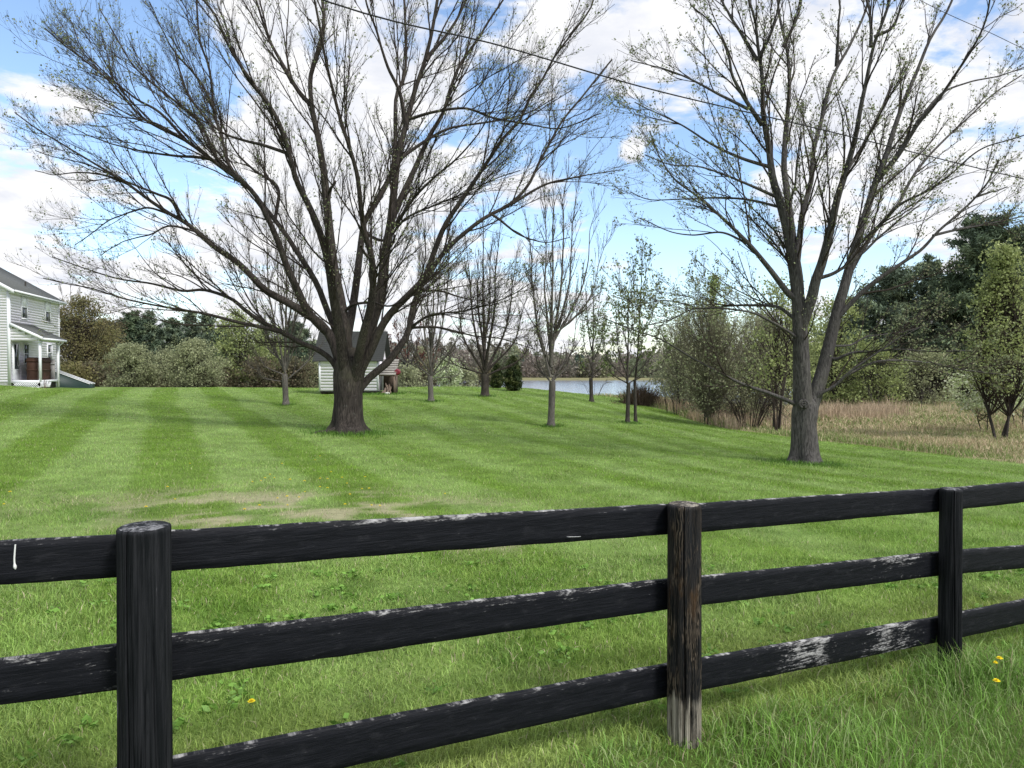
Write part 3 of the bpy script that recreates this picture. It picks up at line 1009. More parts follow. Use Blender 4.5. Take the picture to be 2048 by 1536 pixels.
def px_limb(pts, Y0, kdepth, w0, w1, n, start=None):
    """limb traced over the photograph; it leans towards or away from the viewer by kdepth per metre"""
    pts = np.array(pts, float)
    P = [at(pts[0][0], pts[0][1], Y0)]
    s = 0.0
    for i in range(1, len(pts)):
        d = np.hypot(*(pts[i] - pts[i - 1])) * Y0 / F
        s += d
        y = Y0 + kdepth * s * (1 - 0.02 * s)
        P.append(at(pts[i][0], pts[i][1], y))
    P = catmull(P, n)
    wr = np.linspace(0, 1, n)
    r = (0.84 * w0 * (1 - wr) ** 1.6 + 0.8 * w1 * (1 - (1 - wr) ** 1.6)) * 0.5 * P[:, 1] / F
    return P, r

def traced_tree(name, label, base_px, Y0, trunk, limbs, mats, seed, par, group=None):
    """trunk: list of (px, py, width px); limbs: dict name -> (parent or None, points, depth lean, width0, width1)"""
    rng = np.random.RandomState(seed)
    b = at(base_px[0], base_px[1], Y0)
    b[2] = gz(b[0], b[1])
    root = thing(name, b, label, 'tree', group)
    # trunk with root flare
    tp = catmull([np.append(at(x, y, Y0), wv * 0.5 * Y0 / F) for (x, y, wv) in trunk], 34)
    sides = 40
    a = np.arange(sides) * 2 * np.pi / sides
    V = []
    for k, (x, y, z, r) in enumerate(tp):
        hgt = z - b[2]
        fl = np.exp(-max(hgt, 0) / 0.28)
        lob = 1 + (0.10 + 0.3 * fl) * (np.cos(a * 5 + seed + 0.4 * np.sin(hgt * 2)) * 0.6 + np.cos(a * 3 + 1.3 * seed) * 0.5) * 0.6
        bump = (fbm(a * 4 + 0 * a, np.full(sides, z * 2.0), 1.0, seed, 3) - 0.5) * 0.12
        rr = r * (lob + bump)
        V.append(np.stack([x + rr * np.cos(a), y + rr * np.sin(a) * 0.95, np.full(sides, z)], 1))
    i = np.arange(len(tp) * sides).reshape(len(tp), sides)
    Q = np.stack([i[:-1], np.roll(i[:-1], -1, 1), np.roll(i[1:], -1, 1), i[1:]], -1).reshape(-1, 4)
    mb = MB().add(np.concatenate(V), Q)
    # close both ends so that the whole becomes one solid
    for ring, flip in ((i[0], True), (i[-1], False)):
        rv = np.concatenate(V)[ring]
        mb.add(np.vstack([rv, rv.mean(0)]), None, [((j + 1) % sides, j, sides) if flip else (j, (j + 1) % sides, sides) for j in range(sides)])
    NL = 44
    done = {}
    LP, LR = [], []
    for ln_, (parent, pts, kd, w0, w1) in limbs.items():
        Ys = Y0
        if parent:
            pp = done[parent][0]
            prj = np.stack([1024 + F * pp[:, 0] / pp[:, 1], HOR - F * (pp[:, 2] - EYE) / pp[:, 1]], 1)
            j = np.argmin(((prj - np.array(pts[0])) ** 2).sum(1))
            Ys = pp[j, 1]
            pts = [tuple(prj[j])] + list(pts[1:])
        P, r = px_limb(pts, Ys, kd, w0, w1, NL)
        P = P + 0.0
        wig = np.stack([fbm(np.linspace(0, 6, NL), np.zeros(NL), 1.0, seed + len(done) * 3 + k, 2) - 0.5 for k in range(3)], 1) * 0.07
        P = P + wig * np.linspace(0, 1, NL)[:, None]
        done[ln_] = (P, r)
        LP.append(P)
        LR.append(r)
    LP = np.array(LP)
    LR = np.array(LR)
    rem = MB()
    thin = MB()
    # thick part of each limb joins the trunk, the thin end goes to the crown
    for P, r in zip(LP, LR):
        v, q = tubes(P[None], np.maximum(r, 0.014)[None], 14)
        mb.add(v, q)
        for e, fl in ((0, True), (NL - 1, False)):
            rv = v[e * 14:(e + 1) * 14]
            mb.add(np.vstack([rv, rv.mean(0)]), None, [((j + 1) % 14, j, 14) if fl else (j, (j + 1) % 14, 14) for j in range(14)])
    o = mb.build('trunk', mats[0], root, smooth=True)
    crown_c = np.array([b[0], b[1], b[2] + 3.0])
    l1 = children(LP, LR, rng, par['s1'], par.get('t1', 0.16), 0.93, par['l1'][0], par['l1'][1], 0.25, 0.8, par['up'] * 0.55, 0.075, 12, 0.5, 0.0075, 0.03, 0.3, crown_c, 0.34)
    l2 = children(l1[0], l1[1], rng, par['s2'], 0.12, 1.0, par['l2'][0], par['l2'][1], 0.3, 0.85, par['up'] * 0.7, 0.10, 8, 0.6, 0.0042, 0.010, 0.3, crown_c, 0.25)
    l3 = children(l2[0], l2[1], rng, par['s3'], 0.1, 1.0, par['l3'][0], par['l3'][1], 0.35, 1.0, par['up'] * 1.3, 0.14, 5, 0.7, par['rt'], 0.01, 0.2)
    l3b = children(LP, LR, rng, par['s3'] * 7, 0.1, 1.0, par['l3'][0] * 0.7, par['l3'][1] * 1.6, 0.5, 1.2, 0.8, 0.12, 5, 0.4, par['rt'], 0.008, 0.2)
    tw = MB()
    for P, r, sd in ((l1[0], l1[1], 6), (l2[0], l2[1], 4), (l3[0], l3[1], 3), (l3b[0], l3b[1], 3)):
        v, q = tubes(P, r, sd)
        tw.add(v, q)
    tw.build('branches', mats[1], root, smooth=True)
    lf = MB()
    for P, per in ((l3[0], par['buds']), (l2[0], par['buds'] * 1.2), (l3b[0], par['buds'])):
        lf.add(*[z for z in (lambda r_: (r_[0], r_[1], None, r_[2]))(buds(P, rng, per, par['bs'], BUDS, 0.035))])
    lf.build('leaves', M_LEAF, root)
    print(name, 'limbs', len(LP), 'l1', len(l1[0]), 'l2', len(l2[0]), 'l3', len(l3[0]))
    return root

# --- the big left maple
M1 = {
    'a': (None, [(684, 760), (664, 722), (636, 700), (600, 685), (562, 664), (512, 652), (475, 644), (410, 627), (350, 617), (250, 597), (187, 577), (130, 566), (85, 556)], -0.15, 15, 2.5),
    'a2': ('a', [(575, 671), (545, 655), (512, 636), (487, 617), (462, 597), (410, 580), (362, 582), (300, 567), (250, 560), (200, 547), (150, 530), (105, 512)], 0.15, 12, 2.5),
    'b': (None, [(694, 790), (684, 740), (664, 680), (640, 647), (607, 625), (575, 605), (532, 582), (500, 550), (475, 525), (427, 492), (376, 448), (338, 427), (297, 400), (253, 367), (205, 337), (164, 311), (113, 280), (68, 253), (30, 225)], 0.1, 27, 3),
    'c': ('b', [(655, 668), (634, 645), (612, 617), (595, 580), (575, 537), (555, 480), (530, 425), (500, 378), (434, 328), (403, 304), (369, 280), (328, 260), (290, 239), (253, 202), (219, 164), (171, 123), (130, 92), (88, 55)], -0.3, 22, 3),
    'd': (None, [(692, 780), (684, 725), (672, 665), (652, 615), (637, 575), (618, 540), (595, 505), (566, 461), (523, 406), (490, 365), (465, 340), (455, 321), (441, 267), (427, 222), (424, 178), (417, 130), (400, 79), (393, 0), (386, -60)], 0.4, 19, 4),
    'e': (None, [(694, 790), (688, 730), (680, 665), (668, 600), (655, 520), (636, 455), (617, 410), (594, 363), (578, 305), (562, 254), (539, 211), (499, 158), (461, 99), (431, 31), (400, -10), (370, -70)], -0.35, 31, 5),
    'f': (None, [(696, 795), (694, 730), (689, 660), (680, 600), (668, 540), (661, 480), (656, 430), (648, 344), (633, 258), (625, 219), (621, 156), (637, 98), (648, 47), (645, 0), (640, -70)], 0.1, 37, 7),
    'f2': ('f', [(625, 219), (598, 184), (570, 137), (539, 78), (512, 0), (495, -60)], 0.3, 12, 4),
    'g': (None, [(703, 790), (713, 735), (727, 668), (741, 612), (746, 560), (742, 508), (730, 469), (723, 420), (715, 352), (699, 293), (680, 234), (664, 176), (650, 120), (640, 60), (628, 0), (615, -60)], -0.45, 26, 5),
    'h': (None, [(698, 780), (692, 725), (692, 690), (703, 630), (712, 570), (718, 520), (726, 455), (734, 433), (769, 375), (789, 312), (791, 195), (805, 164), (812, 117), (809, 0), (812, -60)], 0.5, 24, 5),
    'i': (None, [(703, 800), (714, 745), (733, 685), (745, 640), (762, 586), (771, 508), (781, 449), (789, 371), (797, 312), (812, 250), (828, 187), (848, 129), (863, 70), (875, 0), (885, -70)], 0.0, 38, 7),
    'i2': ('i', [(812, 250), (800, 187), (777, 137), (754, 66), (734, 10), (725, -50)], -0.3, 11, 4),
    'i3': ('i', [(784, 440), (801, 398), (832, 332), (859, 273), (887, 223), (906, 164), (926, 121), (957, 78), (980, 39), (1010, -5), (1040, -50)], 0.3, 16, 4),
    'i4': ('i', [(850, 125), (863, 105), (890, 74), (914, 39), (932, 0), (950, -50)], 0.2, 10, 4),
    'i5': ('i', [(781, 455), (797, 440), (832, 391), (871, 352), (910, 320), (953, 272), (985, 225), (1010, 170)], -0.5, 9, 2.5),
    'i6': ('h', [(730, 460), (770, 480), (812, 437), (871, 410), (926, 387), (985, 360), (1040, 340)], -0.6, 8, 2.5),
    'i7': ('i', [(815, 238), (871, 223), (930, 217), (988, 236), (1066, 250), (1125, 256), (1200, 228)], -0.4, 8, 2.5),
    'i8': ('i', [(797, 318), (859, 277), (910, 254), (1000, 240), (1060, 225), (1110, 195)], 0.4, 9, 2.5),
    'j': (None, [(706, 800), (718, 750), (742, 700), (762, 655), (785, 622), (812, 595), (850, 553), (868, 505), (891, 449), (930, 391), (969, 332), (1008, 273), (1039, 240), (1059, 195), (1086, 156), (1109, 113), (1145, 66), (1180, 20), (1195, -30)], -0.2, 24, 4),
    'k': (None, [(704, 815), (718, 782), (738, 756), (775, 725), (800, 692), (817, 662), (825, 617), (845, 567), (870, 530), (891, 500), (930, 465), (970, 435), (1020, 408), (1055, 371), (1078, 324), (1102, 281), (1125, 242), (1164, 195), (1195, 156), (1225, 120)], 0.35, 20, 4),
    'k2': ('k', [(822, 652), (862, 630), (925, 622), (962, 612), (1012, 595), (1060, 570)], -0.4, 7, 2),
    'k3': ('k', [(819, 662), (875, 655), (950, 672), (1012, 680), (1070, 700)], 0.2, 7, 2),
    'k4': ('k', [(1020, 408), (1086, 371), (1145, 355), (1200, 345), (1248, 338)], 0.2, 8, 2),
    'k5': ('k', [(975, 432), (1000, 440), (1040, 470), (1090, 485), (1140, 475)], -0.3, 7, 2),
    'j2': ('j', [(835, 572), (850, 580), (880, 582), (925, 595), (985, 605)], 0.4, 8, 2),
    'c1': ('c', [(430, 320), (390, 314), (351, 312), (273, 300), (200, 280), (130, 250)], 0.3, 8, 2),
    'c2': ('c', [(395, 300), (345, 265), (297, 242), (218, 230), (150, 215)], -0.4, 7, 2),
    'c3': ('c', [(438, 330), (400, 245), (371, 219), (312, 172), (265, 129), (230, 70), (200, 15)], 0.5, 9, 2.5),
    'c4': ('d', [(427, 225), (410, 180), (390, 150), (350, 105), (322, 55), (300, 5)], -0.4, 8, 2.5),
    'c5': ('c', [(380, 288), (320, 225), (270, 195), (215, 150), (165, 95), (140, 40)], 0.2, 8, 2.2),
    'b1': ('b', [(359, 437), (343, 402), (312, 387), (242, 359), (176, 330), (110, 315), (70, 300)], -0.3, 8, 2),
    'b2': ('b', [(336, 426), (300, 416), (273, 420), (219, 441), (180, 470), (150, 490)], 0.4, 6, 2),
    'b3': ('b', [(262, 375), (215, 352), (160, 345), (110, 350), (70, 340)], 0.3, 6, 2),
    'b4': ('b', [(390, 455), (340, 452), (300, 470), (255, 480), (200, 510)], -0.5, 6, 2),
    'e1': ('e', [(560, 308), (525, 290), (488, 281), (440, 262), (395, 215), (365, 160), (350, 100)], 0.5, 9, 2.5),
    'd1': ('d', [(597, 402), (555, 375), (508, 340), (470, 300), (440, 240), (425, 190)], 0.5, 9, 2.5),
    'st1': ('f', [(652, 400), (660, 380), (672, 362)], -0.8, 8, 6),
    'st2': ('g', [(740, 520), (728, 505), (722, 488)], -0.7, 8, 6),
    'st3': ('e', [(600, 375), (588, 356), (583, 338)], -0.7, 7, 5),
    'st4': ('i', [(771, 505), (784, 488), (790, 470)], -0.7, 8, 6),
    'm': ('f', [(685, 635), (705, 610), (745, 605), (780, 612), (830, 590), (900, 560)], -0.6, 8, 2),
}
T1 = [(697, 880, 112), (697, 862, 82), (696, 845, 63), (696, 820, 57), (697, 790, 55), (697, 765, 58), (699, 742, 62), (702, 722, 58), (705, 705, 34), (706, 695, 8)]
huge_maple = traced_tree('maple_tree', 'huge spreading silver maple on the lawn in front of the shed', (697, 865), 25.0, T1, M1, (M_BARK1, M_TWIG), 3,
            dict(s1=0.5, l1=(1.4, 4.8), s2=0.25, l2=(0.5, 1.8), s3=0.12, l3=(0.18, 0.6), up=0.45, rt=0.003, buds=0.6, bs=0.045))

# surface root running out of the huge maple's foot
rp = [on_ground(x_, y_) for x_, y_ in ((676, 24.75), (662, 24.6), (648, 24.5), (634, 24.45), (624, 24.4))]
P = catmull([p_ + np.array([0, 0, z_]) for p_, z_ in zip(rp, (0.12, 0.06, 0.03, 0.03, -0.03))], 16)
v, q = tubes(P[None], np.linspace(0.13, 0.05, 16)[None], 10)
MB().add(v, q).build('root', M_BARK1, huge_maple, smooth=True)
# --- the right maple
M2 = {
    'a': (None, [(1607, 845), (1606, 815), (1604, 770), (1602, 690), (1597, 600), (1590, 547), (1576, 469), (1560, 410), (1545, 359), (1537, 293), (1527, 234), (1525, 156), (1517, 98), (1510, 39), (1498, 0), (1485, -60)], -0.1, 48, 5),
    'a0': ('a', [(1600, 640), (1597, 560), (1585, 480), (1572, 371), (1568, 330), (1574, 234), (1578, 156), (1572, 86), (1560, 30), (1552, -50)], 0.3, 26, 5),
    'a2': ('a0', [(1577, 95), (1592, 39), (1603, 0), (1610, -50)], -0.2, 9, 4),
    'a3': ('a', [(1516, 113), (1482, 66), (1459, 31), (1440, -5), (1425, -50)], 0.3, 10, 4),
    'a4': ('a', [(1525, 121), (1537, 78), (1549, 39), (1562, -10)], -0.4, 10, 4),
    'a5': ('a', [(1530, 250), (1498, 211), (1467, 156), (1459, 117), (1443, 78), (1416, 39), (1380, 10)], -0.3, 12, 3),
    'a6': ('a5', [(1498, 215), (1435, 187), (1377, 156), (1326, 137), (1262, 120)], 0.4, 8, 2.5),
    'a7': ('a', [(1537, 340), (1482, 316), (1424, 289), (1365, 250), (1307, 223), (1268, 205)], 0.3, 9, 2.5),
    'a8': ('a', [(1552, 391), (1482, 363), (1412, 336), (1340, 330), (1290, 310)], -0.4, 8, 2.5),
    'a9': ('a', [(1560, 420), (1500, 400), (1440, 395), (1380, 398), (1300, 400), (1262, 385)], 0.6, 7, 2.2),
    'b': ('a', [(1596, 600), (1576, 586), (1537, 535), (1494, 484), (1443, 434), (1396, 395), (1350, 359), (1318, 312), (1300, 262)], -0.2, 16, 3),
    'b2': ('b', [(1494, 484), (1443, 465), (1385, 470), (1330, 460), (1280, 435)], 0.4, 6, 2),
    'c': ('a', [(1600, 645), (1583, 633), (1555, 614), (1510, 611), (1457, 611), (1400, 616), (1330, 600), (1270, 612)], 0.2, 9, 2.2),
    'c2': ('a', [(1600, 680), (1575, 662), (1536, 640), (1495, 623), (1400, 616), (1340, 640), (1290, 650)], -0.5, 8, 2.2),
    'd': (None, [(1604, 820), (1590, 808), (1542, 788), (1495, 772), (1447, 750), (1400, 725), (1325, 680), (1262, 657), (1205, 634)], -0.35, 11, 2.5),
    'e': ('a', [(1608, 650), (1622, 600), (1632, 560), (1643, 530), (1654, 488), (1674, 398), (1689, 352), (1709, 281), (1721, 219), (1732, 168), (1748, 90), (1764, 47), (1779, 0), (1790, -60)], -0.3, 29, 6),
    'e2': ('e', [(1690, 352), (1717, 305), (1752, 242), (1771, 195), (1783, 166)], 0.4, 9, 5),
    'e3': ('e', [(1748, 95), (1742, 50), (1736, 0), (1728, -50)], 0.3, 9, 4),
    'e4': ('e', [(1752, 85), (1785, 55), (1800, 20), (1812, -30)], -0.3, 9, 4),
    'f': ('a', [(1597, 560), (1598, 488), (1606, 422), (1623, 359), (1627, 305), (1643, 242), (1658, 176), (1674, 137), (1705, 82), (1732, 20), (1740, -40)], 0.5, 17, 5),
    'f2': ('f', [(1674, 137), (1676, 70), (1679, 10), (1680, -40)], -0.3, 8, 4),
    'f3': ('a0', [(1586, 425), (1590, 370), (1595, 320), (1604, 262)], -0.5, 6, 3.5),
    'g': (None, [(1614, 845), (1622, 815), (1640, 760), (1657, 695), (1675, 620), (1690, 570), (1709, 500), (1732, 426), (1752, 363), (1771, 312), (1787, 258), (1810, 195), (1834, 141), (1861, 78), (1889, 31), (1908, -10), (1925, -60)], 0.1, 36, 5),
    'g2': ('g', [(1752, 371), (1795, 312), (1834, 250), (1873, 203), (1912, 148), (1947, 94), (1971, 39), (1985, -20)], -0.4, 14, 4),
    'g3': ('g', [(1700, 560), (1744, 469), (1795, 410), (1822, 359), (1857, 312), (1920, 250), (1985, 188), (2040, 150)], 0.5, 12, 3),
    'g4': ('g', [(1712, 500), (1755, 455), (1800, 410), (1850, 385), (1900, 350), (1960, 300), (2048, 268)], -0.5, 9, 3),
    'g5': ('e', [(1634, 560), (1670, 545), (1720, 510), (1762, 470), (1800, 440), (1840, 410)], -0.2, 10, 3),
    'g6': ('g2', [(1834, 250), (1880, 190), (1935, 165), (2000, 150), (2060, 130)], 0.2, 7, 2.5),
    'h': ('g', [(1672, 640), (1691, 618), (1742, 570), (1796, 532), (1843, 498), (1877, 461), (1912, 430), (1951, 398), (1978, 365), (1986, 345), (1999, 318)], -0.2, 14, 4),
    'h2': ('h', [(1870, 468), (1910, 460), (1951, 453), (2000, 442), (2070, 430)], 0.3, 7, 3),
    'h3': ('h', [(1950, 399), (1980, 385), (2015, 375)], -0.2, 5, 2.5),
    'i': (None, [(1625, 808), (1640, 788), (1669, 772), (1704, 740), (1748, 709), (1796, 677), (1840, 655)], -0.35, 10, 2.5),
    'i2': ('i', [(1690, 752), (1748, 725), (1795, 721), (1858, 725), (1920, 738), (2030, 752)], 0.3, 7, 2.2),
    'k': ('g', [(1655, 712), (1672, 718), (1704, 706), (1748, 702), (1811, 699), (1875, 702), (1940, 700)], -0.5, 9, 2.2),
    'k2': ('g', [(1662, 690), (1700, 690), (1740, 672), (1800, 665), (1850, 650)], 0.5, 6, 2),
}
T2 = [(1610, 945, 104), (1609, 925, 72), (1609, 905, 57), (1609, 880, 51), (1608, 850, 48), (1609, 828, 50), (1610, 810, 46), (1609, 795, 30), (1608, 780, 8)]
grey_maple = traced_tree('maple_tree', 'grey maple dotted with young leaves beside the dry meadow', (1610, 925), 20.5, T2, M2, (M_BARK2, M_TWIG), 8,
            dict(s1=0.44, l1=(1.0, 3.6), s2=0.22, l2=(0.4, 1.4), s3=0.13, l3=(0.15, 0.45), up=0.35, rt=0.003, buds=1.8, bs=0.04))

def knot(px, py, Y, rad, root):
    c = at(px, py, Y)
    a = np.linspace(0, 2 * np.pi, 25)
    for rr, th, dy in ((rad, rad * 0.35, 0.0), (rad * 0.45, rad * 0.3, -0.01)):
        P = np.stack([c[0] + rr * np.cos(a), np.full(25, c[1] + dy), c[2] + rr * 0.85 * np.sin(a)], 1)
        v, q = tubes(P[None], np.full((1, 25), th), 8)
        o = MB().add(v, q).build('branch_scar', M_BARK2, root, smooth=True)
knot(1607, 808, 20.5 - 0.345, 0.11, grey_maple)
# --- young bare trees on the lawn
def young_tree(name, label, px, py, Y, wid, fork_py, ends, seed, mats, par, group, cat='tree', budcols=BUDS, extra_low=()):
    rng = np.random.RandomState(seed)
    b = at(px, py, Y)
    b[2] = gz(b[0], b[1])
    root = thing(name, b, label, cat, group)
    r0 = wid * 0.5 * Y / F
    tr = MB()
    fk = at(px + rng.uniform(-3, 3), fork_py, Y)
    n = 14
    P = catmull([b - np.array([0, 0, 0.15]), b + np.array([0, 0, 0.1]), b * 0.5 + fk * 0.5, fk], n)
    hh = P[:, 2] - b[2]
    r = r0 * (0.95 + 0.7 * np.exp(-np.maximum(hh, 0) / 0.12))
    r[-1] *= 0.9
    v, q = tubes(P[None], r[None], 14)
    tr.add(v, q)
    LP, LR = [], []
    for (ex, ey, sp, wk) in ends:
        sx = px + rng.uniform(-2, 2)
        sy = sp
        S = at(sx, sy, Y)
        E = at(ex, ey, Y + rng.uniform(-1, 1) * 0.35 * abs(sy - ey) * Y / F * 0.6)
        L = np.linalg.norm(E - S)
        mid = S * 0.55 + E * 0.45 + np.array([(E - S)[0] * 0.18, (E - S)[1] * 0.18, -0.05 * L])
        P = catmull([S, S * 0.8 + mid * 0.2 + np.array([0, 0, 0]), mid, S * 0.2 + E * 0.8, E], 26)
        P = P + np.stack([fbm(np.linspace(0, 5, 26), np.zeros(26), 1.0, seed * 7 + len(LP) * 3 + k, 2) - 0.5 for k in range(3)], 1) * 0.05 * L * np.linspace(0, 1, 26)[:, None] * 0.7
        LP.append(P)
        LR.append(np.linspace(1, 0, 26) ** 1.3 * r0 * wk * 0.62 + max(0.008, r0 * 0.05))
    LP = np.array(LP)
    LR = np.array(LR)
    v, q = tubes(LP, LR, 8)
    tr.add(v, q)
    tr.build('trunk', mats[0], root, smooth=True)
    c0 = np.array([b[0], b[1], b[2] + 2])
    l1 = children(LP, LR, rng, par['s1'], 0.12, 1.0, par['l1'][0], par['l1'][1], 0.35, 0.75, par['up'], 0.06, 8, 0.6, 0.009, 0.03, 0.45, c0, 0.1)
    l2 = children(l1[0], l1[1], rng, par['s2'], 0.12, 1.0, par['l2'][0], par['l2'][1], 0.3, 0.8, par['up'], 0.09, 5, 0.7, par['rt'], 0.012, 0.3)
    tw = MB()
    for P, r, sd in ((l1[0], l1[1], 4), (l2[0], l2[1], 3)):
        v, q = tubes(P, r, sd)
        tw.add(v, q)
    tw.build('branches', mats[1], root, smooth=True)
    if par['buds'] > 0:
        lf = MB()
        for P, per in ((l2[0], par['buds']), (l1[0], par['buds'] * 1.5)):
            V, Q, C = buds(P, rng, per, par['bs'], budcols, par.get('spread', 0.04))
            lf.add(V, Q, None, C)
        lf.build('leaves', M_LEAF, root)
    return root
YP = dict(s1=0.2, l1=(0.6, 2.2), s2=0.14, l2=(0.3, 0.9), up=0.5, rt=0.0065, buds=0.35, bs=0.045)
GB = 'bare young trees on the lawn'
young_tree('young_maple', 'slender bare young tree left of the huge maple', 572, 811, 38, 12, 748,
           [(480, 420, 748, 0.4), (520, 330, 745, 0.55), (572, 345, 740, 0.7), (610, 350, 738, 0.6), (640, 430, 740, 0.45), (545, 400, 700, 0.5), (595, 400, 690, 0.5), (505, 700, 752, 0.3), (640, 660, 760, 0.35), (515, 640, 730, 0.35), (500, 735, 765, 0.2)], 21, (M_BARKY, M_TWIGG), YP, GB)
young_tree('young_maple', 'bare young tree with a clear pale trunk to the right of the shed', 862, 803, 40, 11, 752,
           [(790, 560, 750, 0.4), (830, 430, 748, 0.6), (870, 400, 745, 0.7), (905, 420, 745, 0.6), (945, 560, 750, 0.4), (850, 470, 710, 0.5), (885, 460, 700, 0.5), (810, 680, 752, 0.35), (915, 690, 752, 0.35), (935, 740, 757, 0.25)], 22, (M_BARKY, M_TWIGG), YP, GB)
young_tree('young_maple', 'broad bare tree dividing low into many stems near the two dark conifer bushes', 970, 793, 45, 16, 748,
           [(872, 690, 750, 0.35), (900, 560, 748, 0.5), (930, 470, 745, 0.6), (965, 420, 740, 0.75), (1000, 430, 742, 0.65), (1040, 500, 745, 0.55), (1065, 580, 748, 0.45), (1082, 660, 752, 0.4), (950, 500, 700, 0.5), (985, 480, 690, 0.5)], 23, (M_BARK1, M_TWIG), dict(YP, s1=0.18, l1=(0.6, 2.0)), GB)
young_tree('young_maple', 'tall bare upright tree with a pale trunk standing before the pond', 1102, 853, 30, 14, 762,
           [(1062, 690, 765, 0.35), (1050, 420, 755, 0.5), (1085, 340, 735, 0.6), (1108, 330, 730, 0.7), (1135, 320, 722, 0.7), (1160, 350, 705, 0.6), (1200, 400, 690, 0.5), (1225, 470, 680, 0.4), (1150, 690, 765, 0.35), (1165, 620, 760, 0.35), (1060, 560, 740, 0.4)], 24, (M_BARKY, M_TWIGG), dict(YP, s1=0.18, l1=(0.5, 1.8), l2=(0.25, 0.8), rt=0.0052), GB)

# --- young pear trees coming into leaf near the pond
PEAR = [(0.2, 0.25, 0.1), (0.15, 0.2, 0.065), (0.27, 0.29, 0.18), (0.12, 0.16, 0.05)]
PP = dict(s1=0.2, l1=(0.5, 1.6), s2=0.15, l2=(0.25, 0.6), up=0.35, rt=0.0055, buds=3.2, bs=0.085, spread=0.09)
GP = 'young leafing trees by the pond'
young_tree('young_pear', 'small leafing tree with dark trunk right at the lawn edge before the water', 1183, 803, 45, 8, 756,
           [(1187, 540, 756, 0.8), (1160, 620, 740, 0.4), (1215, 600, 735, 0.4), (1150, 690, 752, 0.35), (1225, 690, 752, 0.35), (1170, 560, 700, 0.4), (1203, 560, 700, 0.4)], 31, (M_BARKD, M_TWIGG), dict(PP, buds=1.9), GP, budcols=PEAR)
young_tree('young_pear', 'left and broader of the twin leafing trees standing close together', 1255, 846, 32, 8.5, 765,
           [(1258, 560, 765, 0.8), (1205, 715, 768, 0.4), (1225, 620, 755, 0.4), (1295, 640, 755, 0.4), (1195, 660, 760, 0.35), (1300, 710, 770, 0.35), (1240, 580, 700, 0.4)], 32, (M_BARKD, M_TWIGG), dict(PP, buds=1.5), GP, budcols=PEAR)
young_tree('young_pear', 'taller slim right one of the twin leafing trees standing close together', 1271, 846, 32.5, 6.5, 760,
           [(1285, 478, 760, 1.0), (1330, 640, 750, 0.4), (1262, 560, 690, 0.4), (1320, 575, 680, 0.4), (1345, 700, 760, 0.35), (1300, 510, 600, 0.4), (1265, 520, 600, 0.35)], 33, (M_BARKD, M_TWIGG), dict(PP, buds=1.7), GP, budcols=PEAR)

